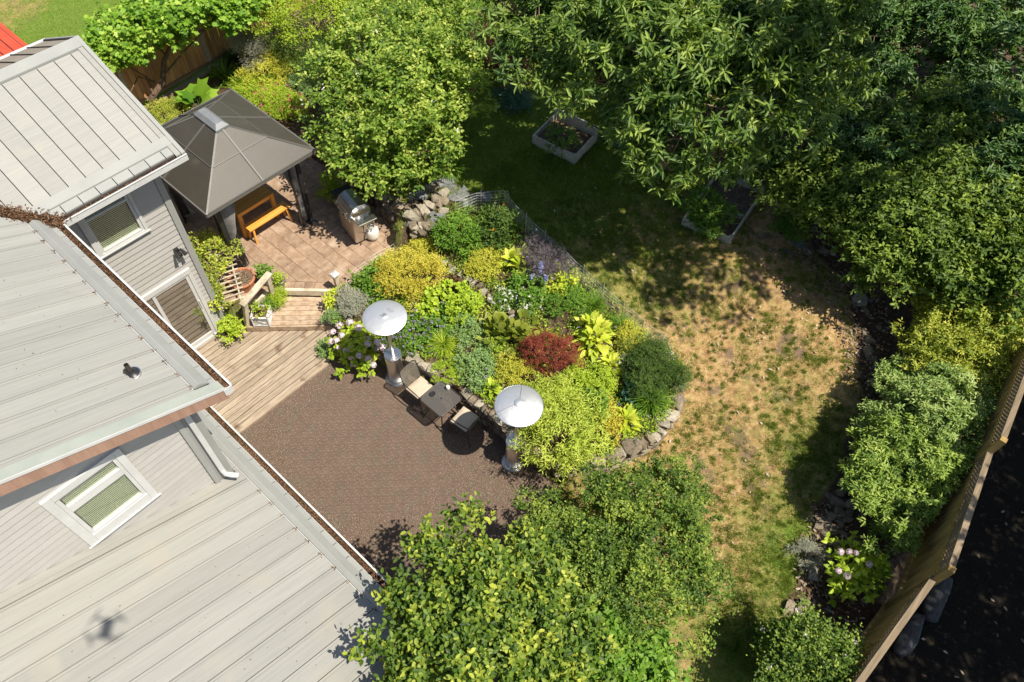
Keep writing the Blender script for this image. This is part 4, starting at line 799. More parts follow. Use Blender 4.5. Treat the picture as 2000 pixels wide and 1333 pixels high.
def build_bistro():
    t = thing('bistro_table', 'small square dark metal table with a smoked glass top', 'table', (4.81, 5.61, 0)); x0, x1, y0, y1, z = 4.51, 5.10, 5.32, 5.91, .70
    def rr(x0, x1, y0, y1, r, z, n=5):
        P = []
        for cx, cy, a0 in ((x1 - r, y1 - r, 0), (x0 + r, y1 - r, 90), (x0 + r, y0 + r, 180), (x1 - r, y0 + r, 270)):
            for k in range(n + 1): a = math.radians(a0 + 90 * k / n); P.append((cx + r * math.cos(a), cy + r * math.sin(a), z))
        return P
    P = rr(x0, x1, y0, y1, .07, z); B().tube(P + [P[0]], .014, 8).obj('frame', M_dark, t, smooth=True)
    B().prism([(a, b) for a, b, _ in rr(x0 + .012, x1 - .012, y0 + .012, y1 - .012, .06, z)], z - .004, z + .004).obj('tabletop', M_tglass, t)
    B().lathe([(.018, .004), (.018, .008)], (4.81, 5.615, z), 12).obj('umbrella_plug', M_black, t)
    for sx, sy in ((1, 1), (-1, 1), (-1, -1), (1, -1)):
        a = (4.81 + sx * .25, 5.615 + sy * .25); B().tube([(a[0], a[1], z - .01), (4.81 + sx * .17, 5.615 + sy * .17, .38), (4.81 + sx * .27, 5.615 + sy * .27, .0)], .013, 8).obj('leg', M_dark, t, smooth=True)
    Q = rr(4.64, 4.98, 5.445, 5.785, .03, .38); B().tube(Q + [Q[0]], .009, 6).obj('brace', M_dark, t)
    o = B().lathe([(.0, .012), (.045, .012), (.06, .03), (.055, .03), (.042, .018), (0, .018)], (4.76, 5.80, z), 20, False, False).obj('ashtray', M_black, None, smooth=True); o.location.z -= 0; tag(o, 'small round black ashtray on the bistro table', 'ashtray')
    c = onz(875, 757, z + .06); o = B().lathe([(0, 0), (.032, 0), (.04, .03), (.038, .09), (.03, .10), (.0, .10)], (c[0], c[1], z + .005), 18, False, False).obj('candle_jar', M_pwhite, None, smooth=True); tag(o, 'small white jar on the far side of the bistro table', 'jar')
    c = onz(873, 748, z + .12); v = []
    o = B().tube([(4.98 + .05 * math.cos(k * math.pi / 8), 5.90 - .06 + .05 * math.sin(k * math.pi / 8), z + .012) for k in range(17)], .006, 6).obj('glass_ring', M_steel, None, smooth=True); tag(o, 'little metal ring ornament at the corner of the bistro table', 'ornament')
    def chair(cx, cy, ang, label, cush):
        t = thing('patio_chair', label, 'chair', (cx, cy, 0), 'sling-backed patio chairs at the bistro table'); ca, sa = math.cos(ang), math.sin(ang)
        T = lambda x, y, z: (cx + ca * x - sa * y, cy + sa * x + ca * y, z)      # +y is the front of the chair
        S = .215
        B().tube([T(-S, .2, .42), T(S, .2, .42), T(S, -.2, .40), T(-S, -.2, .40), T(-S, .2, .42)], .012, 8).obj('seat_frame', M_dark, t, smooth=True)
        B().add([T(x, y, z) for x, y, z in ((-S, .2, .424), (S, .2, .424), (S, -.2, .404), (-S, -.2, .404))], [(0, 3, 2, 1)]).obj('seat', M_sling, t)
        c = B(); n = 9; v = []
        for zt in (0, 1):
            for i in range(n):
                for j in range(n):
                    u, w_ = i / (n - 1) * 2 - 1, j / (n - 1) * 2 - 1; e = (1 - abs(u) ** 5) * (1 - abs(w_) ** 5); v.append(T(u * .205, w_ * .20, .425 + .02 * w_ * .2 + (.065 * (.45 + .55 * e) if zt else 0)))
        f = [(i * n + j, (i + 1) * n + j, (i + 1) * n + j + 1, i * n + j + 1) for i in range(n - 1) for j in range(n - 1)]; f2 = [tuple(q + n * n for q in k) for k in f]
        ring = [i * n for i in range(n)] + [(n - 1) * n + j for j in range(1, n)] + [i * n + n - 1 for i in range(n - 2, -1, -1)] + [j for j in range(n - 2, 0, -1)]
        sd = [(ring[k], ring[(k + 1) % len(ring)], ring[(k + 1) % len(ring)] + n * n, ring[k] + n * n) for k in range(len(ring))]
        c.add(v, [q[::-1] for q in f] + f2 + sd).obj('cushion', cush, t, smooth=True)
        bt = [T(-S, -.20, .42), T(-S, -.26, .66), T(-S * .98, -.33, .87), T(-S * .7, -.345, .91), T(S * .7, -.345, .91), T(S * .98, -.33, .87), T(S, -.26, .66), T(S, -.20, .42)]
        B().tube(bt, .012, 8).obj('back_frame', M_dark, t, smooth=True)
        B().add([T(-S, -.21, .46), T(S, -.21, .46), T(-S, -.26, .66), T(S, -.26, .66), T(-S * .97, -.33, .87), T(S * .97, -.33, .87), T(-S * .7, -.343, .905), T(S * .7, -.343, .905)], [(0, 1, 3, 2), (2, 3, 5, 4), (4, 5, 7, 6)]).obj('backrest', M_sling, t)
        for s in (-1, 1):
            B().tube([T(s * S, -.25, .63), T(s * (S + .03), -.1, .655), T(s * (S + .03), .15, .65), T(s * (S + .02), .22, .61), T(s * S, .21, .42)], .012, 8).obj('armrest', M_dark, t, smooth=True)
            B().tube([T(s * S, .20, .42), T(s * (S + .02), .25, 0)], .012, 8).obj('leg', M_dark, t, smooth=True)
            B().tube([T(s * S, -.20, .42), T(s * (S + .02), -.30, 0)], .012, 8).obj('leg', M_dark, t, smooth=True)
    chair(4.80, 6.20, math.pi, 'patio chair with a beige cushion beside the flat-headed heater', M_cush)
    chair(4.90, 5.06, 0.1, 'patio chair with its cushion half in round shadow, nearer the domed heater', M_cush)
build_bistro()

# ------------------------------------------------------------------ grill and gas bottle
def build_grill():
    t = thing('gas_grill', 'stainless gas grill with its lid shut beside the stone wall', 'grill', (7.05, 10.6, BZ)); z0 = BZ
    a = onz(668, 380, z0 + .9); b = onz(718, 440, z0 + .9); c = (a + b) / 2 + np.array([.08, .1, 0]); d = b - a; d[2] = 0; d /= np.linalg.norm(d); n = np.array([-d[1], d[0], 0])    # d along the grill, n to its back
    if n @ np.array([1, .3, 0]) < 0: n = -n
    def bx(u0, u1, v0, v1, za, zb): return c * [1, 1, 0] + d * (u0 + u1) / 2 + n * (v0 + v1) / 2 + np.array([0, 0, (za + zb) / 2]), d * (u1 - u0) / 2, n * (v1 - v0) / 2, np.array([0, 0, (zb - za) / 2])
    P = lambda u, v, z: c * [1, 1, 0] + d * u + n * v + np.array([0, 0, z])
    B().obox(*bx(-.36, .30, -.24, .24, z0 + .08, z0 + .78)).obj('cabinet', M_steel, t, bevel=.01)
    B().obox(*bx(-.355, -.035, -.258, -.242, z0 + .12, z0 + .74)).obox(*bx(-.025, .295, -.258, -.242, z0 + .12, z0 + .74)).obj('door', surf('grill_door_tan', [(.40, .33, .26), (.48, .40, .32)], 3, .4, .02, metal=.6), t, bevel=.004)
    B().obox(*bx(-.38, .32, -.30, -.20, z0 + .78, z0 + .90)).obj('control_panel', M_steel, t, bevel=.01)
    for u in (-.28, -.12, .04, .20): B().tube([P(u, -.30, z0 + .84), P(u, -.34, z0 + .84)], .028, 12).obj('knob', M_black, t, smooth=True)
    L = B(); pr = [(-.26, .80), (-.27, .93), (-.18, 1.06), (-.02, 1.12), (.14, 1.08), (.24, .95), (.25, .80)]; k = len(pr)
    L.add([P(u, v, z0 + z) for u in (-.33, .27) for v, z in pr], [tuple(range(k))[::-1], tuple(range(k, 2 * k))] + [(i, (i + 1) % k, (i + 1) % k + k, i + k) for i in range(k)]).obj('lid', M_steel, t, bevel=.012)
    B().tube([P(-.25, -.27, z0 + .96), P(-.25, -.33, z0 + .98), P(.19, -.33, z0 + .98), P(.19, -.27, z0 + .96)], .013, 8).obj('handle', M_steel, t, smooth=True)
    B().obox(*bx(.33, .62, -.24, .22, z0 + .86, z0 + .90)).obj('side_shelf', M_steel, t, bevel=.008); B().obox(*bx(-.70, -.39, -.24, .22, z0 + .86, z0 + .90)).obj('side_shelf', M_black, t, bevel=.008)
    B().tube([P(.33, .2, z0 + .95), P(.45, .0, z0 + 1.0), P(.60, -.15, z0 + .93)], .012, 6).obj('shelf_rail', M_steel, t)
    for u in (-.3, .24):
        for v in (-.2, .2): B().tube([P(u, v - .015, z0 + .045), P(u, v + .015, z0 + .045)], .045, 12).obj('wheel', M_black, t, smooth=True)
    e = onz(729, 465, BZ); B().tube([P(.3, 0, z0 + .5), P(.45, -.1, z0 + .25), (e[0] - .05, e[1] + .12, z0 + .3), (e[0], e[1], z0 + .46)], .012, 7).obj('hose', M_black, t, smooth=True)
    t = thing('propane_tank', 'white propane gas bottle standing beside the grill', 'gas bottle', e)
    B().lathe([(.10, 0), (.10, .03), (.12, .04), (.15, .08), (.155, .14), (.155, .24), (.14, .31), (.09, .35), (.03, .365), (0, .366)], (e[0], e[1], BZ), 28, True, False).obj('tank', M_pwhite, t, smooth=True)
    cl = B()
    for a0, a1 in ((.2, 2.4), (3.3, 5.6)):
        v = [(e[0] + .098 * math.cos(a0 + (a1 - a0) * k / 10), e[1] + .098 * math.sin(a0 + (a1 - a0) * k / 10), BZ + z) for z in (.335, .45) for k in range(11)]; cl.add(v, [(k, k + 1, k + 12, k + 11) for k in range(10)])
    o = cl.obj('collar', M_pwhite, t); o.modifiers.new('thickness', 'SOLIDIFY').thickness = .006
    B().lathe([(.022, .36), (.022, .42), (.03, .42), (.03, .44)], (e[0], e[1], BZ), 12).obj('valve', M_steel, t, smooth=True)
build_grill()

# ------------------------------------------------------------------ stones, walls, fences
import bmesh
def stone_mesh(seed, mat, flat=.8, n=15):
    g = np.random.default_rng(seed); bm = bmesh.new()
    for v in unitv(n, g): bm.verts.new(tuple(np.sign(v) * np.abs(v) ** .75 * .56 * (.85 + .3 * g.random())))
    r = bmesh.ops.convex_hull(bm, input=bm.verts[:]); bmesh.ops.delete(bm, geom=[e for e in r['geom_interior'] if isinstance(e, bmesh.types.BMVert)], context='VERTS')
    me = bpy.data.meshes.new('stone'); bm.to_mesh(me); bm.free(); me.materials.append(mat); me.polygons.foreach_set('use_smooth', [n > 20] * len(me.polygons)); return me
ST = {k: [stone_mesh(i + 40 * j, m, n=15 if k in 'mpg' else 46) for i in range(7)] for j, (k, m) in enumerate((('m', M_stone), ('p', M_stonel), ('g', M_stoneg), ('d', surf('dark_boulder', [(.02, .022, .024), (.045, .05, .054), (.08, .085, .09)], 5, .9, .6, 40))))}
SG = random.Random(12)
def stone(root, p, sx, sy, sz, rz, kind='m', tilt=.12, name='stone', par=None):
    o = inst(name, SG.choice(ST[kind]), root, p, (SG.uniform(-tilt, tilt), SG.uniform(-tilt, tilt), rz), (sx, sy, sz))
    if par: o.parent = par
    return o
def walk(path, ds):
    P = [np.array(p, float) for p in path]; out = []
    for a, b in zip(P[:-1], P[1:]):
        L = np.linalg.norm(b - a); n = max(1, int(L / ds))
        for i in range(n): out.append((a + (b - a) * i / n, math.atan2(b[1] - a[1], b[0] - a[0])))
    out.append((P[-1], out[-1][1])); return out
def stone_wall(root, path, z0, z1, kinds='mmmp', depth=.24, mean=.27, cap='mp', ch=.155):
    w_ = walk(path, .02); L = len(w_) * .02; A = np.array([p for p, _ in w_])
    cb = B(); n = len(path)
    for (ax, ay), (bx_, by) in zip(path[:-1], path[1:]):
        d = np.array([bx_ - ax, by - ay]); d /= np.linalg.norm(d); nn = np.array([-d[1], d[0]]) * depth * .36
        cb.prism(ccw([(ax - nn[0], ay - nn[1]), (bx_ - nn[0], by - nn[1]), (bx_ + nn[0], by + nn[1]), (ax + nn[0], ay + nn[1])]), lambda x, y: z0(x, y) - .2, lambda x, y: z1(x, y) - .07)
    core = cb.obj('wall_core', M_soil, root)
    c = 0
    while c < 12:
        s = SG.uniform(0, .2); any_ = False
        while s < L - .05:
            wd = SG.uniform(.6, 1.5) * mean; i = min(len(w_) - 1, int((s + wd / 2) / .02)); p, a = w_[i]; zb, zt = z0(*p), z1(*p); nc = max(1, round((zt - zb) / ch)); h = (zt - zb) / nc
            if c < nc:
                any_ = True; top = c == nc - 1; hh = h * SG.uniform(.95, 1.25)
                stone(root, (p[0] + SG.uniform(-.03, .03), p[1] + SG.uniform(-.03, .03), zb + h * (c + .5) + SG.uniform(-.015, .015)), wd * 1.06, depth * SG.uniform(1., 1.35) * (1.2 if top else 1), hh * 1.08, a + SG.uniform(-.15, .15), SG.choice(cap if top else kinds), .1)
            s += wd * .92
        if not any_: break
        c += 1
def build_walls():
    t = thing('stone_wall', 'low curved dry stone wall around the garden bed beside the dark patio', 'stone wall', (5.4, 4.5, 0))
    stone_wall(t, WALL, lambda x, y: min(max(float(idw(x, y, CP)) - .05, -.03), .32) if x > 5.6 else -.03, lambda x, y: .56 + .02 * max(0, x - 5.5), ch=.115, mean=.21, depth=.22)
    t = thing('stone_wall', 'taller rubble stone wall behind the gas grill holding up the big shrub bed', 'stone wall', (7.7, 10.6, BZ))
    a = [tuple(onz(px, py, BZ)[:2]) for px, py in ((705, 372), (738, 410), (768, 445), (793, 458))]
    stone_wall(t, [(7.95, 12.6), (7.85, 11.9)] + [(x + .12, y + .08) for x, y in a], lambda x, y: BZ, lambda x, y: 1.16, kinds='mmg', ch=.15, mean=.21, depth=.28, cap='mmg')
    b = [tuple(onz(px, py, .95)[:2]) for px, py in ((793, 440), (830, 418), (870, 398))]
    stone_wall(t, [(x, y) for x, y in b], lambda x, y: .6, lambda x, y: 1.22, kinds='mmp', ch=.15, mean=.2, depth=.26)
    for k, (px, py, s) in enumerate([(845, 372, .34), (823, 392, .28), (868, 385, .3), (850, 398, .26)]):
        p = G(px, py); stone(t, (p[0], p[1], max(p[2], 1.15) + .08), s, s * .7, s * .55, SG.uniform(0, 3), 'mgpm'[k])
    g_ = random.Random(8)
    for k in range(34):
        p = G(g_.uniform(795, 880), g_.uniform(405, 462)); q_ = g_.uniform(.16, .27)
        if not inpoly(np.array([p[0]]), np.array([p[1]]), BRICK)[0]: stone(t, (p[0], p[1], p[2] + q_ * .18), q_, q_ * .8, q_ * .7, g_.uniform(0, 3), 'mmgp'[k % 4])
    t = thing('flagstone_path', 'grey flagstones laid at the top of the rubble wall by the lawn', 'path', (8.9, 9.6, 1.1)); t['kind'] = 'structure'; del t['category']; del t['label']
    for px, py in [(880, 368), (905, 375), (925, 388), (893, 388), (860, 360), (915, 396), (945, 385), (878, 350)]:
        p = G(px, py); stone(t, (p[0], p[1], p[2] + .02), SG.uniform(.36, .46), SG.uniform(.28, .36), .09, SG.uniform(0, 3), 'g', .03, 'flagstone')
    for k, (px, py, s, lb) in enumerate([(806, 458, .40, 'big round grey boulder at the foot of the rubble wall by the brick patio'), (829, 462, .33, 'second rounded boulder at the foot of the rubble wall, beside the yellow bush')]):
        p = onz(px, py, BZ + .1); o = bpy.data.objects.new('boulder', ST['m'][k]); COL.objects.link(o); o.location = (p[0], p[1], BZ + .05 + .08 * k); o.scale = (s, s * .85, s * .7); tag(o, lb, 'boulder')
    t = thing('stone_edging', 'row of pale stones crossing the middle of the garden bed', 'stone edging', (6.9, 7.2, .7))
    for a, b in zip([(858, 507), (900, 540), (935, 560), (962, 595), (1000, 612)], [(900, 540), (935, 560), (962, 595), (1000, 612), (1050, 590)]):
        n = max(2, int(math.hypot(b[0] - a[0], b[1] - a[1]) / 12))
        for i in range(n):
            p = G(a[0] + (b[0] - a[0]) * i / n, a[1] + (b[1] - a[1]) * i / n); stone(t, (p[0] + SG.uniform(-.04, .04), p[1] + SG.uniform(-.04, .04), p[2] + .05), SG.uniform(.15, .24), SG.uniform(.12, .2), SG.uniform(.12, .18), SG.uniform(0, 3), 'ppm'[SG.randrange(3)])
    for px, py in [(1008, 590), (1022, 600), (1040, 600), (1050, 585), (985, 605), (1000, 628)]:
        p = G(px, py); stone(t, (p[0], p[1], p[2] + .06), .22, .18, .16, SG.uniform(0, 3), 'p')
    # loose stones edging the lawn
    grp = 'loose stones edging the lawn'
    spots = [(1572, 434, .22, 'g'), (1590, 452, .2, 'g'), (1560, 480, .26, 'g'), (1578, 492, .2, 'p'), (1548, 470, .2, 'm'), (1608, 492, .22, 'm'), (1625, 498, .16, 'p'), (1600, 515, .15, 'm'), (1660, 553, .24, 'm'), (1672, 566, .2, 'm'), (1690, 548, .2, 'm'),
             (1676, 588, .36, 'p'), (1690, 610, .2, 'm'), (1700, 588, .15, 'g'), (1688, 650, .2, 'm'), (1698, 668, .24, 'm'), (1692, 690, .28, 'm'), (1704, 706, .2, 'm'), (1712, 722, .22, 'g'), (1718, 740, .25, 'm'), (1706, 750, .2, 'g'), (1722, 765, .2, 'm'), (1716, 640, .16, 'm'),
             (1620, 972, .2, 'm'), (1635, 985, .26, 'm'), (1640, 1002, .24, 'm'), (1622, 1010, .22, 'm'), (1612, 1026, .24, 'm'), (1640, 1022, .2, 'm'), (1630, 1042, .26, 'm'), (1608, 1046, .22, 'm'), (1620, 1060, .2, 'm'), (1600, 1012, .22, 'm'), (1596, 1030, .2, 'm'), (1645, 1045, .18, 'm'), (1634, 1062, .2, 'm'), (1652, 1015, .24, 'm'),
             (1605, 1075, .2, 'm'), (1615, 1090, .26, 'm'), (1590, 1120, .30, 'p'), (1600, 1105, .2, 'm'), (1625, 1110, .2, 'm'), (1640, 960, .22, 'm'), (1655, 985, .24, 'm'), (1655, 1000, .2, 'm'), (1575, 1065, .2, 'g')]
    for px, py, s, k in spots:
        p = G(px, py); o = bpy.data.objects.new('stone', SG.choice(ST[k])); COL.objects.link(o); o.location = (p[0], p[1], p[2] + s * .12); o.scale = (s, s * SG.uniform(.7, .95), s * SG.uniform(.5, .7)); o.rotation_euler = (SG.uniform(-.2, .2), SG.uniform(-.2, .2), SG.uniform(0, 3))
        big = (px, py) == (1676, 588)
        rg = ('loose stone at the shaded lawn corner below the longer planting box', 'loose stones at the shaded lawn corner') if py < 530 else (('loose stone in the edging beside the golden yellow-green shrub', 'loose stones beside the golden shrub') if py < 800 else ('rounded stone in the cobble heap left of the lowest sunlit shrub', 'cobbles heaped beside the lowest sunlit shrub'))
        tag(o, 'largest pale boulder in the stone edging, standing alone by the yellow-green shrub' if big else rg[0], 'stone', None if big else rg[1])
    for px, py, s, k, lb in [(1535, 1188, .32, 'm', 'pale angular boulder above the bottom right shrub'), (1562, 1196, .4, 'm', 'mossy yellow-brown boulder touching the pale angular one'), (1715, 1100, .36, 'm', 'grey boulder in shade behind the yellow hydrangea'), (1735, 1112, .25, 'm', 'smaller shaded boulder nearer the lattice fence'), (1618, 1192, .18, 'g', 'small bluish stone on the soil below the hydrangea')]:
        p = G(px, py); o = bpy.data.objects.new('boulder', SG.choice(ST[k])); COL.objects.link(o); o.location = (p[0], p[1], p[2] + s * .15); o.scale = (s, s * .8, s * .6); o.rotation_euler = (0, 0, SG.uniform(0, 3)); tag(o, lb, 'boulder')
    for px, py, s, lb in [(1830, 1165, .9, 'long blue-grey boulder under the lattice fence on the gravel side'), (1775, 1235, .8, 'dark boulder under the near end of the lattice fence')]:
        p = onz(px, py, -.6); o = bpy.data.objects.new('boulder', SG.choice(ST['d'])); COL.objects.link(o); o.location = (p[0], p[1], -.62); o.scale = (s, s * .42, s * .4); o.rotation_euler = (0, 0, .1); tag(o, lb, 'boulder')
build_walls()

def build_fences():
    # cedar fence with vine, upper left
    t = thing('cedar_fence', 'orange-brown cedar board fence under the grape vine', 'fence', (6.5, 17.8, .5))
    a, b = onz(278, 208, .55), onz(440, 108, .7); d = b - a; d[2] = 0; Lf = np.linalg.norm(d); d /= Lf; a2 = a - d * 3.6; n = np.array([-d[1], d[0], 0]); s = 0; g = random.Random(9); k = 0
    while s < Lf + 9.5:
        p = a2 + d * s; wd = .14; zb = .5 + .02 * s; dz = g.uniform(-.02, .02)
        B().obox(p + d * wd / 2 + np.array([0, 0, 0]) + n * g.uniform(-.006, .006) + np.array([0, 0, zb + .95 - p[2]]), d * (wd / 2 - .004), n * .01, (0, 0, .86 + dz)).obj('board', M_fence, t); s += wd + .004
    e = a2 + d * (Lf + 9.5)
    for z, w_ in ((.62, .09), (2.28, .09)): B().beam((a2[0] - n[0] * .03, a2[1] - n[1] * .03, z), (e[0] - n[0] * .03, e[1] - n[1] * .03, z + .26), .05, w_).obj('rail', M_frail, t, bevel=.004)
    B().beam((a2[0] - n[0] * .13, a2[1] - n[1] * .13, .47), (e[0] - n[0] * .13, e[1] - n[1] * .13, .73), .15, .05).obj('kick_board', M_frail, t, bevel=.004)
    s = 1.0
    while s < Lf + 9: p = a2 + d * s; B().beam((p[0], p[1], .3), (p[0], p[1], 2.4), .09, .09, (1, 0, 0)).obj('post', M_grey, t); s += 2.4
    # stepped lattice-topped fence on the right, three sections
    t = thing('lattice_fence', 'tall stained board fence with a lattice top, stepping up along the dark gravel yard', 'fence', (8, -2.6, 0))
    secs = [(onz(1670, 1345, 1.85), onz(1828, 1124, 1.85), -.1), (onz(1856, 1114, 2.27), onz(1937, 872, 2.27), .3), (onz(1957, 862, 2.6), onz(2040, 640, 2.6), .62)]
    for a, b, zb in secs:
        d = b - a; L = np.linalg.norm(d); d /= L; n = np.array([-d[1], d[0], 0]); zt = a[2]
        B().beam(a - d * .04, b + d * .04, .095, .045).obj('top_rail', M_frail, t, bevel=.004)
        zl = zt - .42; u = np.array([0, 0, 1.])
        B().beam((*(a + n * .0)[:2], zl), (*b[:2], zl), .06, .08).obj('rail', M_fenced, t); B().beam((*(a + n * .03)[:2], zb + .25), (*(b + n * .03)[:2], zb + .25), .05, .08).obj('rail', M_fenced, t)
        s = 0
        while s < L:
            p = a + d * (s + .07); B().obox((p[0], p[1], (zb + zl) / 2), d * .066, n * .009, (0, 0, (zl - zb) / 2)).obj('board', M_fenced, t); s += .14
        lat = B(); s = -.38
        while s < L:
            for sg in (1, -1):
                s0, s1 = (s, s + .38) if sg > 0 else (s + .38, s); 
                z0_, z1_ = zl + .04, zt - .03; lo, hi = 0, 1
                q0, q1 = s0, s1; tt = [(0 - q0) / (q1 - q0), (L - q0) / (q1 - q0)]; tt.sort(); lo, hi = max(0, tt[0]), min(1, tt[1])
                if hi - lo > .05:
                    A_ = a + d * (q0 + (q1 - q0) * lo); B_ = a + d * (q0 + (q1 - q0) * hi)
                    lat.beam((*(A_ + n * .006 * sg)[:2], z0_ + (z1_ - z0_) * lo), (*(B_ + n * .006 * sg)[:2], z0_ + (z1_ - z0_) * hi), .01, .028)
            s += .085
        o = lat.obj('lattice', M_frail, t); o['kind'] = 'stuff'
        for q in (a, b): B().beam((q[0], q[1], zb - .3), (q[0], q[1], zt + .06), .10, .10, (1, 0, 0)).obj('post', M_fenced, t, bevel=.004)
    # wire fences round the bed
    def wire(label, pts, h, lean=(0, 0), n=5, dv=.1, post=True):
        P = []
        for (a, b), (c, e) in zip(pts[:-1], pts[1:]):
            k = max(1, int(math.hypot(c - a, e - b) / 8)); P += [(a + (c - a) * i / k, b + (e - b) * i / k) for i in range(k)]
        P.append(pts[-1]); Q = [G(x, y) for x, y in P]; t = thing('wire_fence', label, 'wire fence', Q[0]); up = lambda q, z: np.array([q[0] + lean[0] * z, q[1] + lean[1] * z, q[2] + z])
        for i in range(n + 1): B().tube([up(q, .03 + (h - .03) * i / n + .012 * math.sin(k_ * .9 + i)) for k_, q in enumerate(Q)], .0032, 4).obj('wire', M_wire, t)
        v = B(); L = 0
        for p, q in zip(Q[:-1], Q[1:]):
            D = np.linalg.norm(q - p); m = max(1, round(D / dv))
            for i in range(m): r = p + (q - p) * i / m; v.tube([up(r, .01), up(r, h)], .0024, 3, False)
        o = v.obj('upright_wires', M_wire, t); o['kind'] = 'stuff'
        if post:
            for q in Q[::6]: B().tube([up(q, -.1), up(q, h + .1)], .008, 6).obj('stake', M_grey, t)
    wire('leaning wire mesh fence along the lawn side of the garden bed', [(890, 428), (930, 412), (985, 408), (1008, 440), (1050, 480), (1110, 535), (1180, 600), (1250, 658), (1300, 700)], .48, (.12, .1), 6, .09)
    wire('bent wire mesh fence between the brick patio and the yellow bush', [(680, 592), (684, 570), (700, 548), (735, 522), (775, 500)], .42, (-.05, 0), 4, .2, False)
    wire('short piece of wire mesh on top of the rubble wall', [(801, 398), (820, 392), (840, 380), (858, 366)], .32, (0, 0), 5, .07, False)
build_fences()

def build_raised_beds():
    def bed(label, C, z0, z1, hi, soil, cross=None):
        t = thing('raised_bed', label, 'raised bed', (C[0][0], C[0][1], z0), 'weathered raised planting boxes'); C = [np.array(c) for c in C]; n = 4; h = (z1 - z0)
        for i in range(4):
            a, b = C[i], C[(i + 1) % 4]; top = z1 + (hi if i == 2 else 0); d = (b - a) / np.linalg.norm(b - a); nb = 2 if top - z0 > .26 else 1
            for k in range(nb):
                za, zb = z0 + (top - z0) * k / nb, z0 + (top - z0) * (k + 1) / nb - .004
                B().beam((*(a + d * (.022 if i % 2 else -.02)), (za + zb) / 2), (*(b - d * (.022 if i % 2 else -.02)), (za + zb) / 2), .04, zb - za).obj('board', M_grey, t, bevel=.004)
        for i, c in enumerate(C): m = sum(C) / 4; q = c + (m - c) * .06; B().box(q[0] - .03, q[0] + .03, q[1] - .03, q[1] + .03, z0, z1 + (hi if i in (2, 3) else 0) - .01).obj('corner_post', M_grey, t)
        B().prism(ccw([tuple(c + (sum(C) / 4 - c) * .03) for c in C]), z0, soil).obj('soil', M_soil, t)
        if cross:
            a = C[1] * (1 - cross) + C[2] * cross; b = C[0] * (1 - cross) + C[3] * cross; B().beam((*a, z1 - .07), (*b, z1 - .07), .04, .14).obj('board', M_grey, t, bevel=.004)
    z = 1.38; c = [onz(1042, 264, z)[:2], onz(1124, 303, z)[:2], onz(1166, 258, z)[:2]]; c.append(c[0] + c[2] - c[1]); bed('smaller grey plank planting box with a raised back board, nearer the pale-leaved tree', c, 1.08, z, .16, 1.22)
    z = 1.0; c = [onz(1336, 426, z)[:2], onz(1428, 464, z)[:2], onz(1492, 368, z)[:2]]; c.append(c[0] + c[2] - c[1]); bed('longer grey plank planting box half hidden under the overhanging tree', c, .68, z, .0, .84, .42)
build_raised_beds()

# ------------------------------------------------------------------ leaves and plants
def LM(name, *c, **k): return leafm(name, list(c), **k)
LM_yel = LM('leaf_yellow', (.22, .26, .03), (.50, .50, .05), (.70, .68, .12))
LM_yorange = LM('leaf_yellow_orange', (.30, .22, .03), (.54, .50, .05), (.70, .66, .14))
LM_lime = LM('leaf_lime', (.16, .26, .015), (.34, .47, .03), (.50, .58, .07))
LM_mid = LM('leaf_mid_green', (.06, .14, .012), (.13, .26, .025), (.25, .38, .05))
LM_dark = LM('leaf_dark_green', (.028, .066, .010), (.065, .125, .016), (.14, .21, .035))
LM_mint = LM('leaf_mint', (.12, .22, .06), (.22, .34, .11), (.32, .44, .18))
LM_t1 = LM('leaf_fresh_green', (.04, .10, .014), (.19, .30, .035), (.54, .60, .14), trans=.34)
LM_t2 = LM('leaf_cherry', (.025, .07, .012), (.11, .19, .03), (.33, .43, .09), rough=.38, spec=.6)
LM_t3 = LM('leaf_laurel', (.022, .065, .018), (.08, .165, .042), (.21, .32, .08), rough=.34, spec=.7)
LM_t3b = LM('leaf_understory', (.03, .07, .010), (.11, .18, .025), (.29, .38, .06), rough=.4)
LM_pier = LM('leaf_pieris', (.07, .14, .02), (.22, .33, .05), (.46, .55, .13), rough=.4, spec=.6)
LM_pierl = LM('leaf_pieris_pale', (.09, .17, .035), (.26, .37, .09), (.50, .58, .22), rough=.4, spec=.6)
LM_gold = LM('leaf_golden', (.10, .16, .02), (.34, .40, .05), (.60, .60, .11), rough=.4)
LM_lil = LM('leaf_lilac', (.025, .06, .010), (.11, .19, .02), (.46, .50, .07), rough=.4)
LM_map = LM('leaf_small_maple', (.03, .07, .010), (.11, .19, .022), (.36, .43, .07), rough=.42)
LM_vine = LM('leaf_vine', (.07, .17, .015), (.20, .36, .03), (.44, .56, .10))
LM_red = LM('leaf_red_maple', (.10, .02, .014), (.26, .055, .03), (.42, .13, .07))
LM_dred = LM('leaf_dark_red', (.03, .006, .006), (.07, .012, .012), (.12, .02, .02))
LM_host = LM('leaf_hosta', (.26, .36, .025), (.46, .54, .04), (.62, .64, .10))
LM_berg = LM('leaf_bergenia', (.10, .14, .02), (.20, .25, .03), (.34, .37, .06), rough=.35)
LM_bam = LM('leaf_bamboo', (.22, .31, .03), (.44, .53, .07), (.60, .66, .15))
LM_sage = LM('leaf_sage', (.22, .24, .18), (.34, .36, .28), (.44, .38, .30))
LM_smoke = LM('leaf_smoke', (.07, .055, .065), (.13, .11, .12), (.22, .19, .20), trans=.2)
LM_plum = LM('leaf_plum', (.045, .015, .015), (.10, .035, .025), (.16, .09, .04))
LM_var = LM('leaf_variegated', (.30, .38, .22), (.48, .52, .36), (.60, .60, .42))
LM_teal = LM('leaf_teal', (.05, .14, .09), (.10, .22, .15), (.16, .28, .18))
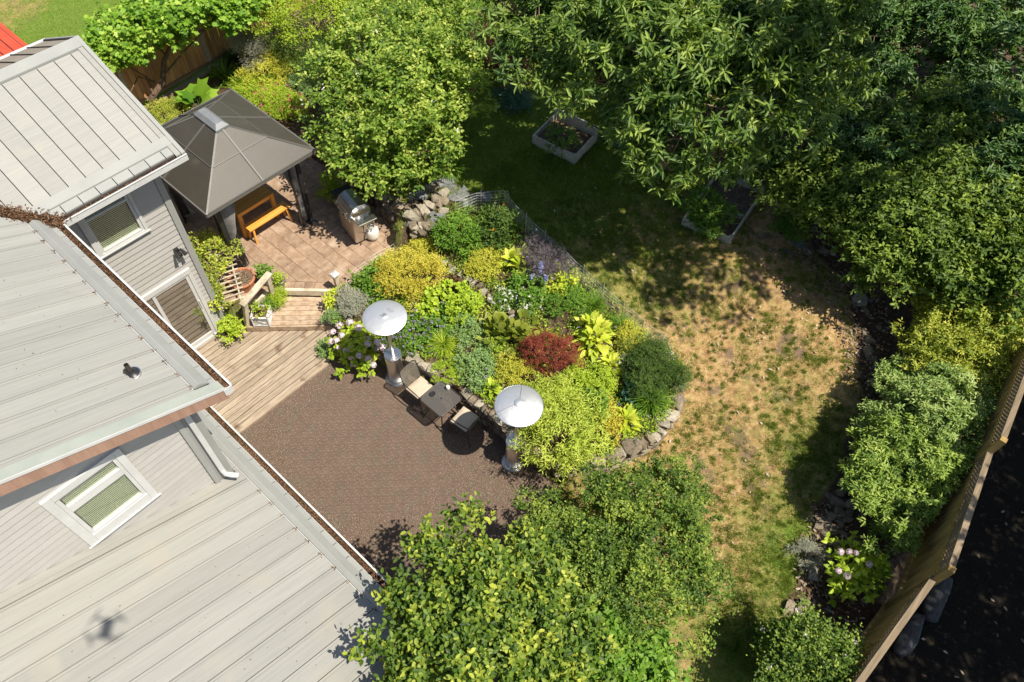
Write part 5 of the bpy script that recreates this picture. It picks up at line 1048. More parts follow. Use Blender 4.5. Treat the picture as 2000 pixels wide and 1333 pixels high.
LM_fwhite = LM('flower_white', (.60, .58, .52), (.78, .76, .72)); LM_fpink = LM('flower_pink', (.66, .50, .58), (.80, .70, .74), (.86, .80, .82)); LM_fpur = LM('flower_purple', (.28, .18, .42), (.48, .38, .62)); LM_fmag = LM('flower_magenta', (.42, .03, .13), (.60, .08, .24)); LM_fblue = LM('flower_blue', (.22, .26, .55), (.45, .48, .72)); LM_forange = LM('flower_orange', (.6, .2, .02), (.75, .45, .04))
PS = [100]
def gen(): PS[0] += 1; return np.random.default_rng(PS[0])
def flowers(name, P, L, mat, par, root, g, up=.6):
    n = len(P); D = g.normal(size=(n, 3)); me = leafmesh(name, P, D, g.normal(size=(n, 3)) + [0, 0, up * 2], L * (.7 + .6 * g.random(n)), L * .8, T_FOLD, g.random(n), mat); o = lnk(name, me, par, root); o['kind'] = 'stuff'; return o
def bush(name, label, px, py, r, h, mat, L=.06, W=.03, k=6, cov=3.2, T=T_FOLD, slen=.12, up=.6, spread=1., droop=0, fl=None, cat=None, base=None, lobes=5, group=None, flat=False, thr=-.45, ry=None):
    g = gen(); b = G(px, py, h * .5) if base is None else np.array(base, float); t = thing(name, label, cat or name.replace('_', ' ').split()[-1], b, group)
    if base is None: r *= 1.14
    bl = [(b[0], b[1], b[2] + h * .42, r * .74, h * .52)]
    for i in range(lobes): a = 2 * math.pi * (i + g.random()) / lobes; q = r * (.42 + .34 * g.random()); bl.append((b[0] + q * math.cos(a), b[1] + q * math.sin(a), b[2] + h * (.22 + .36 * g.random()), r * (.32 + .26 * g.random()), h * (.28 + .26 * g.random())))
    for i in range(7): a = 6.28 * g.random(); q = r * (.85 + .4 * g.random()); bl.append((b[0] + q * math.cos(a), b[1] + q * math.sin(a), b[2] + h * (.15 + .45 * g.random()), r * (.14 + .12 * g.random()), h * .2))
    n = int(cov * 3.6 * r * r * (1 + h / r * .6) / (L * W * .6) / k); me, P, D = shootleaves('foliage', bl, n, k, L, W, T, mat, g, slen=slen, up=up, spread=spread, droop=droop, shell=.45, thr=thr + .15, zmin=-.3, seed=PS[0], nf=5., amp=.3)
    lnk('foliage', me, t); m = min(40, len(P)); i = g.integers(0, len(P), m); st = B()
    for q in P[i]: st.tube([(b[0] + (q[0] - b[0]) * .1, b[1] + (q[1] - b[1]) * .1, b[2] - .02), ((b[0] * .4 + q[0] * .6), (b[1] * .4 + q[1] * .6), b[2] + (q[2] - b[2]) * .5), tuple(q)], [.008, .005, .003], 4, False)
    st.obj('stems', M_twig, t)
    if fl:
        m, Lf, fm = fl; i = g.integers(0, len(P), m); Q = P[i] + D[i] * slen * .9 + [0, 0, .05]; Q = np.repeat(Q, 6, 0) + g.normal(size=(m * 6, 3)) * Lf * .35; flowers('flowers', Q, Lf, fm, t, t, g)
    return t
def rosette(name, label, px, py, r, n, L, W, mat, T=T_BROAD, el=(75, 8), stem=.35, cat=None, fl=None, base=None, up=.12, group=None, multi=1):
    g = gen(); b = G(px, py, up) if base is None else np.array(base, float); t = thing(name, label, cat or name.replace('_', ' ').split()[-1], b, group); i = np.arange(n); u = (i + .5) / n
    cs = np.array([[0, 0, 0.]]) if multi == 1 else np.concatenate([[[0, 0, 0]], (g.normal(size=(multi - 1, 3)) * [r * .42, r * .42, 0])]); c = cs[g.integers(0, len(cs), n)]
    az = i * 2.39996 + g.normal(size=n) * .2; e = np.radians(el[0] + (el[1] - el[0]) * u ** .8 + g.normal(size=n) * 8); R = r * (.15 + stem * u) * (1 if multi == 1 else .55)
    h = np.stack([np.cos(az), np.sin(az), 0 * az], 1); P = b + c + h * R[:, None]; P[:, 2] += (.03 + (1 - u) * r * .55 + .04 * g.random(n)); D = h * np.cos(e)[:, None] + np.array([0, 0, 1.]) * np.sin(e)[:, None]
    Ls = L * (.75 + .4 * g.random(n)); me = leafmesh('leaf', P, D, -h * np.sin(e)[:, None] + np.array([0, 0, 1.]) * np.cos(e)[:, None] + .2 * g.normal(size=(n, 3)), Ls, Ls * W / L, T, g.random(n), mat)
    if n <= 60:
        me = None
        for q in range(n):
            m1 = leafmesh('leaf', P[q:q + 1], D[q:q + 1], (-h * np.sin(e)[:, None] + np.array([0, 0, 1.]) * np.cos(e)[:, None])[q:q + 1] + .2 * g.normal(size=(1, 3)), Ls[q:q + 1], Ls[q:q + 1] * W / L, T, np.array([g.random()]), mat); lnk('leaf', m1, t)
    else: lnk('leaves', me, t)['kind'] = 'stuff'
    if r > .05:
        st = B()
        for q in range(0, n, 3): st.tube([tuple(b + c[q] * .8), tuple(P[q])], .005, 4, False)
        st.obj('stalks', M_stem, t)
    if fl:
        m, Lf, fm = fl; Q = b + np.stack([g.normal(size=m) * r * .5, g.normal(size=m) * r * .5, .18 + .2 * g.random(m)], 1); Q = np.repeat(Q, 5, 0) + g.normal(size=(m * 5, 3)) * Lf * .5; flowers('flowers', Q, Lf, fm, t, t, g)
    return t
def tuft(name, label, px, py, r, n, mat, L=None, W=.012, el=(80, 15), cat='ornamental grass', base=None):
    g = gen(); b = G(px, py, .1) if base is None else np.array(base, float); t = thing(name, label, cat, b); L = L or r * 1.15; u = g.random(n); az = g.random(n) * 6.283; e = np.radians(el[0] + (el[1] - el[0]) * u)
    h = np.stack([np.cos(az), np.sin(az), 0 * az], 1); P = b + h * r * .12 * g.random((n, 1)); D = h * np.cos(e)[:, None] + np.array([0, 0, 1.]) * np.sin(e)[:, None]; Ls = L * (.7 + .45 * g.random(n))
    tb = ([(0, -.4, 0), (0, .4, 0), (.3, -.5, .07), (.3, .5, .07), (.65, -.4, .02), (.65, .4, .02), (.9, -.2, -.14), (.9, .2, -.14), (1, 0, -.28)], [(0, 2, 3, 1), (2, 4, 5, 3), (4, 6, 7, 5), (6, 8, 7)])
    me = leafmesh('blades', P, D, -h * np.sin(e)[:, None] + np.array([0, 0, 1.]) * np.cos(e)[:, None] + .3 * g.normal(size=(n, 3)), Ls, W, tb, g.random(n), mat); lnk('blades', me, t)['kind'] = 'stuff'; return t
def heads(t, P, r, mat, name='flower_head'):
    """rounded heads of many small petals"""
    g = gen()
    for q in P:
        n = 70; d = unitv(n, g); d[:, 2] = np.abs(d[:, 2]) * .8; rr = r * (.8 + .4 * g.random()); Pp = q + d * rr * [1, 1, .75]
        me = leafmesh(name, Pp, np.cross(d, unitv(n, g)), d, rr * .62, rr * .55, T_FOLD, g.random(n), mat); lnk(name, me, t)
def garden():
    bush('spirea_bush', 'large yellow-orange leaved spirea at the brick patio end of the stone bed', 800, 535, .55, .62, LM_yorange, .038, .022, cov=3., slen=.14, lobes=7)
    bush('spirea_bush', 'small yellow spirea just below the round boulders by the rubble wall', 828, 487, .22, .32, LM_yel, .035, .02)
    bush('spirea_bush', 'yellow bush between the dark peony and the yellow hosta', 950, 512, .34, .36, LM_yel, .04, .024)
    bush('peony_bush', 'glossy bright green peony in front of the rubble wall', 905, 457, .46, .55, LM_mid, .13, .035, k=7, T=T_OVAL, slen=.2, cov=3.)
    bush('shrub', 'dark green leafy shrub inside the bend of the wire fence', 972, 442, .40, .60, LM_dark, .10, .045, T=T_OVAL, slen=.18, fl=(3, .05, LM_forange))
    bush('shrub', 'dark green broad-leaved shrub beside the bent wire mesh', 738, 548, .34, .45, LM_mid, .10, .055, T=T_OVAL, slen=.15)
    rosette('hosta', 'yellow hosta with big broad leaves beside the smoky purple plant', 997, 512, .34, 46, .26, .16, LM_host, fl=(6, .03, LM_fpur), multi=3)
    bush('smoke_plant', 'smoky grey-purple plant leaning against the wire fence', 1062, 510, .44, .65, LM_smoke, .035, .012, k=9, cov=2.6, slen=.22, fl=(16, .03, LM_fpur))
    bush('shrub', 'mid green shrub below the smoky plant holding the blue flower spikes', 1030, 566, .34, .42, LM_mid, .08, .05, T=T_OVAL, fl=(5, .035, LM_fwhite))
    t = thing('delphinium', 'tall blue delphinium spikes rising below the smoky purple plant', 'delphinium', G(1052, 560)); g = gen()
    for px, py, h in ((1052, 560, .75), (1062, 572, .55), (1036, 570, .5)):
        b = G(px, py); B().tube([b, b + [0.03, 0, h]], .006, 5).obj('stem', M_stem, t); n = 150; z = g.random(n) ** .8; P = b + np.stack([g.normal(size=n) * .018, g.normal(size=n) * .018, .2 + z * (h - .18)], 1); flowers('flower_spike', P, .035, LM_fblue, t, t, g)
    bush('coral_bells', 'mixed green and reddish low plant in the middle of the bed', 865, 590, .46, .34, LM_lime, .11, .09, k=4, T=T_ROUND, cov=2.6, slen=.12)
    bush('coral_bells', 'dark red-leaved patch under the lime plant in the middle of the bed', 862, 562, .28, .22, LM_plum, .08, .07, k=4, T=T_ROUND)
    bush('shrub', 'leafy mid green clump left of the inner stone row', 905, 600, .32, .36, LM_lime, .07, .05, T=T_OVAL)
    tuft('spurge', 'small teal feathery tuft right of the flat heater head', 815, 602, .18, 220, LM_teal, W=.012, cat='plant')
    bush('geranium', 'sprawling green geranium with small purple flowers beside the flat heater head', 815, 655, .42, .26, LM_mid, .055, .045, T=T_OVAL, fl=(70, .028, LM_fpur), slen=.08)
    bush('geranium', 'second purple-flowered geranium nearer the grass tuft', 862, 630, .34, .26, LM_mid, .055, .045, T=T_OVAL, fl=(40, .028, LM_fpur), slen=.08)
    bush('geranium', 'low flowering mat hanging over the stone wall behind the heater pole', 775, 672, .26, .2, LM_dark, .05, .035, fl=(40, .028, LM_fpur), slen=.08)
    tuft('grass_tuft', 'spiky yellow-green ornamental grass tuft above the bistro set', 866, 672, .33, 420, LM_lime, W=.014)
    bush('mint', 'pale green mint-like herb right of the grass tuft', 917, 645, .28, .28, LM_mint, .05, .03)
    rosette('bergenia', 'spread of round-leaved bergenia left of the red maple', 1005, 655, .55, 150, .17, .15, LM_berg, T=T_ROUND, el=(70, 15), stem=.9, up=.1, multi=9)
    rosette('bergenia', 'lower clump of round-leaved bergenia beside the yellow mound', 1020, 705, .3, 58, .15, .13, LM_berg, T=T_ROUND, el=(70, 15), stem=.9, up=.1, multi=4)
    t = bush('japanese_maple', 'dwarf red laceleaf maple in the middle of the stone bed', 1073, 688, .43, .85, LM_red, .06, .012, k=12, cov=2.0, slen=.14, droop=.6, up=.15, cat='maple', thr=-.7)
    rosette('hosta', 'very large yellow-green hosta right of the red maple', 1165, 655, .50, 120, .24, .12, LM_host, fl=(10, .03, LM_fpur), multi=3, stem=.7)
    rosette('hosta', 'yellow-green hosta with pale flowers below the largest hosta', 1188, 712, .34, 56, .22, .11, LM_host, fl=(12, .03, LM_fpur), multi=2, stem=.6)
    bush('sedum', 'pale green sedum mound beside the white pot', 935, 715, .34, .34, LM_mint, .05, .03, fl=(4, .03, LM_fpur), T=T_OVAL)
    bush('spirea_bush', 'small bright yellow mound above the domed heater head', 1003, 722, .28, .32, LM_yel, .045, .018)
    bush('moss', 'mossy yellow-green cushion spilling over the wall above the table', 880, 722, .26, .14, LM_lime, .025, .012, cat='moss plant', slen=.04)
    bush('coral_bells', 'dark purple low plant between the red maple and the domed heater', 1048, 745, .24, .2, LM_plum, .04, .035, k=5)
    tuft('day_lily', 'pair of long arching yellow leaves below the red maple', 1040, 722, .35, 12, LM_host, L=.5, W=.045, cat='lily')
    bush('bamboo', 'light green feathery bamboo clump over the end of the patio wall', 1100, 835, .62, 1.25, LM_bam, .12, .024, k=9, cov=2.2, slen=.25, spread=.9, droop=.15, lobes=8)
    bush('bamboo', 'taller back part of the light green bamboo touching the domed heater', 1080, 778, .36, 1.0, LM_bam, .11, .022, k=9, cov=2.2, slen=.22, droop=.15)
    bush('shrub', 'light green small-leaved shrub between the bamboo and the hostas', 1150, 762, .42, .6, LM_lime, .04, .026, fl=(4, .03, LM_fwhite))
    bush('shrub', 'dark green upright plant tucked behind the bamboo', 1158, 795, .22, .7, LM_mid, .07, .03, T=T_OVAL)
    bush('spirea_bush', 'orange-tinged yellow spirea left of the lowest hosta', 1190, 818, .30, .42, LM_yorange, .036, .022)
    rosette('hosta', 'lowest yellow-green hosta at the rounded end of the stone bed', 1222, 828, .36, 58, .24, .11, LM_host, fl=(6, .03, LM_fpur), multi=2, stem=.5)
    rosette('hosta', 'white-edged hosta beside the dark green corner bush', 1222, 712, .28, 40, .22, .14, LM_var, multi=2)
    rosette('hosta', 'blue-green round hosta under the dark corner bush', 1232, 765, .26, 30, .2, .16, LM_teal, multi=2)
    bush('shrub', 'small yellow-green shrub beside the wire fence right of the largest hosta', 1228, 664, .25, .36, LM_yel, .035, .022)
    bush('shrub', 'dense dark green bush at the far corner of the stone bed', 1275, 718, .50, .85, LM_dark, .05, .016, k=8, cov=3.4, slen=.16, lobes=7)
    tuft('day_lily', 'dark green strappy lily leaves under the corner bush', 1268, 785, .42, 260, LM_mid, W=.022, cat='lily')
    tuft('day_lily', 'clump of strappy leaves at the far lip of the bed beside the wall', 1315, 720, .25, 70, LM_host, W=.03, cat='lily')
    bush('shrub', 'pale yellow-green plant right of the blue spikes', 1090, 548, .28, .4, LM_host, .09, .05, T=T_OVAL)
    bush('azalea', 'dark small-leaved azalea below the wire fence', 1105, 582, .32, .34, LM_mid, .05, .025, T=T_OVAL)
    bush('shrub', 'bright yellow-green low plant beside the white flowers', 1062, 580, .16, .22, LM_yel, .05, .03)
    tuft('grass_tuft', 'long green grass growing through the wire fence', 1160, 598, .35, 320, LM_mid, W=.01)
    tuft('grass_tuft', 'long green grass at the lower end of the wire fence', 1215, 640, .32, 260, LM_mid, W=.01)
    t = bush('white_flowers', 'cluster of white blooms among the pale stones', 1030, 592, .24, .2, LM_mid, .05, .035, fl=(34, .05, LM_fwhite), cat='flowers')
    t = bush('white_flowers', 'white blooms behind the bergenia, left of the pale stones', 988, 588, .18, .18, LM_mid, .05, .035, fl=(22, .05, LM_fwhite), cat='flowers')
    bush('sage', 'silvery sage inside the bent wire mesh by the landing step', 688, 592, .30, .36, LM_sage, .04, .016, k=8, slen=.12)
    bush('shrub', 'green plant at the lower edge of the stone bed below the bergenia', 985, 760, .12, .2, LM_lime, .1, .05, k=5, T=T_OVAL) if False else rosette('hosta', 'small lime hosta beside the white pot above the wall', 960, 758, .2, 26, .17, .09, LM_lime)
    # pot in bed
    p = G(925, 746); t = thing('flower_pot', 'small white round pot at the wall edge under the sedum', 'pot', p); B().lathe([(.06, 0), (.085, .12), (.09, .13), (.08, .13), (.075, .10), (0, .10)], p, 20, True, False).obj('pot', M_pwhite, t, smooth=True)
    # hydrangeas
    t = bush('hydrangea', 'pink-flowered hydrangea in front of the steps by the flat-headed heater', 692, 672, .46, .72, LM_lime, .12, .085, k=6, T=T_BROAD, cov=2.8, slen=.14, base=onz(700, 700, 0), lobes=6); g = gen()
    Hq = [onz(x, y, z + .16) for x, y, z in [(683, 630, .62), (663, 636, .5), (650, 648, .45), (645, 667, .4), (657, 665, .5), (661, 679, .4), (685, 683, .5), (685, 698, .35), (701, 694, .4), (718, 672, .6), (746, 678, .5), (718, 701, .3), (729, 713, .25), (737, 668, .6), (690, 712, .2), (667, 655, .5), (700, 640, .65), (675, 685, .4)]]; heads(t, Hq, .066, LM_fpink)
    bush('shrub', 'small blue-green plant at the left foot of the pink hydrangea', 640, 672, .16, .24, LM_mint, .05, .03, base=onz(641, 688, 0.))
    t = bush('hydrangea', 'lime-leaved hydrangea with a few pink heads beside the right-hand fence', 1676, 1118, .44, .85, LM_lime, .14, .085, k=6, T=T_BROAD, cov=2.0, slen=.16, cat='hydrangea'); b = G(1672, 1118, .3)
    heads(t, [onz(x, y, b[2] + .85) for x, y in ((1642, 1078), (1659, 1078), (1672, 1080), (1698, 1103), (1638, 1115), (1655, 1125))], .05, LM_fpink)
    g = gen(); lo, hi = np.min(BED, 0), np.max(BED, 0); q = g.uniform(lo, hi, (16000, 2)); q = q[inpoly(q[:, 0], q[:, 1], BED)]; q = q[vnoise(q[:, 0], q[:, 1], 0, 2.4, 9) + .25 * g.normal(size=len(q)) > -.12]
    for nm, lb, m_, a, b_, L_, k in (('ground_cover', 'low green ground cover filling the gaps in the stone bed', LM_lime, 0, 2, .05, 5), ('ground_cover', 'darker low creeping plants between the shrubs of the stone bed', LM_mid, 1, 2, .045, 5)):
        p = q[a::b_]; p = np.repeat(p, k, 0) + g.normal(size=(len(p) * k, 2)) * .05; n = len(p); z = terr(p[:, 0], p[:, 1]) + .02 + .09 * g.random(n)
        me = leafmesh(nm, np.stack([p[:, 0], p[:, 1], z], 1), g.normal(size=(n, 3)) + [0, 0, .4], g.normal(size=(n, 3)) * .6 + [0, 0, 1.], L_ * (.6 + .7 * g.random(n)), L_ * .55, T_OVAL, g.random(n), m_); tag(lnk(nm, me), lb, 'ground cover', kind='stuff')
garden()

def pots():
    def pot(name, label, px, py, z, r, h, mat, plant=None, bottom=.72):
        b = onz(px, py, z); t = thing(name, label, 'pot', b); B().lathe([(r * bottom, 0), (r * .98, h * .88), (r * 1.06, h * .88), (r * 1.06, h), (r * .93, h), (r * .9, h * .86), (0, h * .86)], b, 26, True, False).obj('pot', mat, t, smooth=True)
        B().lathe([(r * .9, h * .865), (r * .5, h * .89), (0, h * .89)], b, 16, False, False).obj('soil', M_soil, t); return b + np.array([0, 0, h * .85])
    b = pot('terracotta_pot', 'large terracotta bowl of bare twigs behind the handrail', 478, 560, BZ, .275, .30, M_terra); g = gen(); t = thing('dry_twigs', 'dry bare twigs in the terracotta bowl', 'twigs', b); s = B()
    for _ in range(60): a = g.random() * 6.28; q = b + np.array([math.cos(a), math.sin(a), 0]) * .15 * g.random(); e = q + g.normal(size=3) * .12 + [0, 0, .12]; s.tube([q, (q + e) / 2 + g.normal(size=3) * .02, e], .004, 4, False)
    s.obj('twigs', M_twig, t)
    b = onz(480, 575, BZ); 
    b = pot('grey_pot', 'tall grey pot behind the top of the handrail', 524, 553, BZ, .15, .34, M_potg); bush('pot_plant', 'round-leaved green plant in the tall grey pot', 0, 0, .14, .2, LM_mid, .06, .05, base=b, T=T_OVAL, cat='plant')
    b = pot('grey_pot', 'short grey pot standing on the brick patio beside the tall one', 550, 556, BZ, .11, .17, M_potg); bush('pot_plant', 'little lime plant in the short grey pot', 0, 0, .11, .16, LM_lime, .05, .03, base=b, cat='plant')
    b = pot('dark_pot', 'dark bowl of bright green foliage on the landing by the handrail post', 545, 592, LZ, .13, .14, M_black); bush('pot_plant', 'bright green feathery plant in the dark bowl on the landing', 0, 0, .19, .2, LM_lime, .035, .014, base=b, k=8, cat='plant')
    b = pot('dark_pot', 'small dark pot between the handrail and the white planter', 529, 607, LZ, .10, .12, M_black); bush('pot_plant', 'green plant in the small dark pot behind the white planter', 0, 0, .14, .16, LM_mid, .04, .02, base=b, cat='plant')
    b = pot('dark_pot', 'dark pot on the deck against the wall corner', 457, 655, DZ, .15, .16, M_black); bush('pot_plant', 'bushy fresh green plant in the pot at the wall corner', 0, 0, .23, .3, LM_mint if False else LM_lime, .06, .045, base=b, T=T_OVAL, cat='plant')
    b = pot('grey_pot', 'blue-grey pot on the landing nearest the pink hydrangea', 652, 634, LZ, .125, .2, M_potg); bush('pot_plant', 'small-leaved green plant in the pot nearest the hydrangea', 0, 0, .15, .18, LM_mint, .035, .02, base=b, cat='plant')
    b = pot('grey_pot', 'blue-grey pot on the landing beside the bent wire mesh', 652, 602, LZ, .11, .2, M_potg); bush('pot_plant', 'yellow-green plant with large leaves in the pot by the wire mesh', 0, 0, .17, .24, LM_host, .10, .06, base=b, T=T_BROAD, k=4, cov=2, cat='plant')
    # white lattice planter
    c = onz(512, 640, LZ); t = thing('planter_box', 'white wooden planter box with crossed slats on the landing', 'planter', c); u = onz(530, 640, LZ) - onz(498, 640, LZ); u /= np.linalg.norm(u); v = np.array([-u[1], u[0], 0]); s = .165; h = .30; c = c + v * .19
    P = lambda a, b_, z: c + u * a * s + v * b_ * s + np.array([0, 0, z])
    for a, b_ in ((-1, -1), (1, -1), (1, 1), (-1, 1)): B().beam(P(a, b_, 0), P(a, b_, h), .03, .03, (1, 0, 0)).obj('post', M_white, t)
    for k, (p, q) in enumerate((((-1, -1), (1, -1)), ((1, -1), (1, 1)), ((1, 1), (-1, 1)), ((-1, 1), (-1, -1)))):
        f = B(); f.beam(P(*p, h - .01), P(*q, h - .01), .045, .02); f.beam(P(*p, .03), P(*q, .03), .02, .03); f.beam(P(*p, .05), P(*q, h - .03), .012, .018); f.beam(P(*q, .05), P(*p, h - .03), .014, .018)
        A_, B_ = P(*p, h / 2), P(*q, h / 2); m_ = (A_ + B_) / 2; f.beam(A_, m_ + [0, 0, .08], .013, .018); f.beam(B_, m_ - [0, 0, .08], .013, .018); f.obj('side_panel', M_white, t)
    B().obox(c + [0, 0, .14], u * s * .93, v * s * .93, (0, 0, .11)).obj('liner', M_pwhite, t); B().obox(c + [0, 0, .255], u * s * .88, v * s * .88, (0, 0, .008)).obj('soil', M_soil, t)
    tuft('spike_plant', 'thin dark spiky leaves rising from the white planter box', 0, 0, .2, 26, LM_plum, base=c + [0, 0, .26], W=.01, cat='plant'); bush('pot_plant', 'yellow and green leaves in the white planter box', 0, 0, .14, .14, LM_lime, .05, .035, base=c + v * .03 + [0, 0, .26], T=T_OVAL, cat='plant', cov=1.6)
    # trellis with vine
    t = thing('trellis', 'leaning ladder-like trellis of grey slats against the wall corner', 'trellis', (3.7, 11, BZ)); a, b = onz(468, 612, .42), onz(420, 470, .95); c, d = onz(395, 600, .5) , onz(372, 470, 1.1); 
    SA, SB, SC, SD = onz(428, 598, .62), onz(476, 582, .62), onz(400, 478, 1.15), onz(446, 464, 1.15)
    for f0 in (.12, .88): p, q = SA + (SB - SA) * f0, SC + (SD - SC) * f0; B().beam(p - (q - p) * .1, q + (q - p) * .05, .03, .03).obj('upright', M_grey, t)
    for i in range(14): f0 = i / 13; p, q = SA + (SC - SA) * f0, SB + (SD - SB) * f0; B().beam(p - (q - p) * .08 + [0, 0, .02], q + (q - p) * .08 + [0, 0, .02], .032, .02).obj('slat', M_rail, t)
    B().beam(SC + [0, 0, -.75], SC + (SD - SC) * .1, .04, .04, (1, 0, 0)).obj('prop', M_grey, t); B().beam(SD + [0, 0, -.75], SD - (SD - SC) * .1, .04, .04, (1, 0, 0)).obj('prop', M_grey, t)
    g = gen(); t2 = thing('climbing_vine', 'yellow-green vine clambering over the leaning trellis', 'vine', (3.5, 11, BZ)); bl = [(*onz(px, py, z), r, r * .8) for px, py, z, r in [(398, 462, 1.35, .17), (385, 480, 1.3, .18), (412, 482, 1.25, .2), (440, 478, 1.25, .16), (455, 492, 1.15, .18), (400, 505, 1.2, .18), (388, 530, 1.05, .2), (405, 548, 1., .2), (420, 575, .9, .18), (412, 595, .8, .16), (432, 520, 1.1, .12), (392, 560, .9, .16), (436, 600, .75, .12)]]
    me, P_, D_ = shootleaves('foliage', bl, 620, 5, .062, .05, T_OVAL, LM_gold, g, slen=.13, thr=-.15, shell=.25, nf=5.); lnk('foliage', me, t2); st = B()
    for i in range(110):
        q = P_[g.integers(len(P_))]; e = q + g.normal(size=3) * .16; st.tube([q, (q + e) / 2 + g.normal(size=3) * .03, e], .004, 4, False)
    st.obj('stems', M_bark, t2)
pots()
for (px, py), lab in (((1100, 285), 'leafy greens in the smaller planting box'),): 
    bush('vegetables', lab, px, py, .42, .3, LM_mid, .08, .04, T=T_OVAL, cov=1.4, base=(*onz(1098, 282, 1.25)[:2], 1.22), cat='vegetable plants')
bush('vegetables', 'tall leafy green crop in the longer planting box', 1380, 425, .55, .55, LM_mid, .07, .035, T=T_OVAL, base=(*onz(1385, 425, .95)[:2], .84), cat='vegetable plants')

# ------------------------------------------------------------------ trees and large shrubs
def tree(name, label, blobs, trunk, n, k, L, W, T, mat, cat=None, slen=.25, spread=1., up=.5, droop=0., thr=-.35, nf=1.4, shell=.5, zmin=-.4, amp=.30, barkm=None, limb=.05, group=None, fl=None, world=False, sub=2, flat=.5, clump=1., inner=.16, stray=5):
    g = gen(); bl = [(*((q[0], q[1], q[2]) if world else onz(q[0], q[1], q[2])), q[3], q[4]) for q in blobs]
    c = np.mean([b[:3] for b in bl], 0); b = np.array(trunk, float) if len(trunk) == 3 else G(*trunk); b = np.array([b[0], b[1], b[2] - .05]); t = thing(name, label, cat or name.replace('_', ' ').split()[-1], b, group)
    cb = []
    for q in bl:
        m_ = max(4, int(11 * (q[3] / .8) ** 1.7)); cr = .30 * min(1.25, max(.7, (q[3] / .8))) * clump
        for _ in range(m_):
            d = unitv(1, g)[0]; d[2] = abs(d[2]) * 1.1 - .25; r_ = .62 + .42 * g.random(); cb.append((q[0] + d[0] * q[3] * r_, q[1] + d[1] * q[3] * r_, q[2] + d[2] * q[4] * r_, cr * (.7 + .7 * g.random()), cr * (.45 + .4 * g.random())))
        for _ in range(stray):
            d = unitv(1, g)[0]; d[2] = abs(d[2]) * .7; r_ = 1.08 + .30 * g.random(); cb.append((q[0] + d[0] * q[3] * r_, q[1] + d[1] * q[3] * r_, q[2] + d[2] * q[4] * r_, .13 + .07 * g.random(), .09))
    me2, P2, D2 = shootleaves('inner_leaves', [(a, b_, c_, d_ * .8, e_ * .72) for a, b_, c_, d_, e_ in bl], int(n * inner), k, L, W, T, mat, g, slen=slen, spread=spread, up=up, droop=droop, thr=-.6, shell=.35, zmin=-.9, seed=PS[0], flat=flat); lnk('inner_leaves', me2, t)
    me, P, D = shootleaves('crown', cb, int(n * .85), k, L, W, T, mat, g, slen=slen, spread=spread, up=up, droop=droop, thr=thr, nf=nf, shell=shell, zmin=zmin, amp=amp, seed=PS[0], flat=flat); lnk('crown', me, t)
    bm_ = barkm or M_bark; fork = b + (c - b) * .35 + g.normal(size=3) * .05; B().tube([b, b * .5 + fork * .5 + g.normal(size=3) * .04, fork], [limb * 1.5, limb * 1.2, limb], 9).obj('trunk', bm_, t, smooth=True)
    tw = B()
    for q in bl:
        e = np.array(q[:3]); m = fork * .45 + e * .55 + g.normal(size=3) * .15 * q[3]; B().tube([fork, m, e], [limb * .8, limb * .5, limb * .28], 7).obj('limb', bm_, t, smooth=True)
        dd = np.linalg.norm(P - e, axis=1); near = np.argsort(dd)[:max(60, int(n / len(bl)))]; pick = g.choice(near, min(len(near), 24), replace=False)
        for i in pick: w_ = e + (P[i] - e) * g.random() * .3; tw.tube([w_, w_ * .45 + P[i] * .55 + g.normal(size=3) * .05, P[i]], [limb * .22, limb * .14, .004], 4, False)
    tw.obj('twigs', barkm or M_twig, t)
    if fl: m, Lf, fm = fl; i = g.integers(0, len(P), m); flowers('flowers', np.repeat(P[i] + D[i] * slen, 5, 0) + g.normal(size=(m * 5, 3)) * Lf * .6, Lf, fm, t, t, g)
    return t
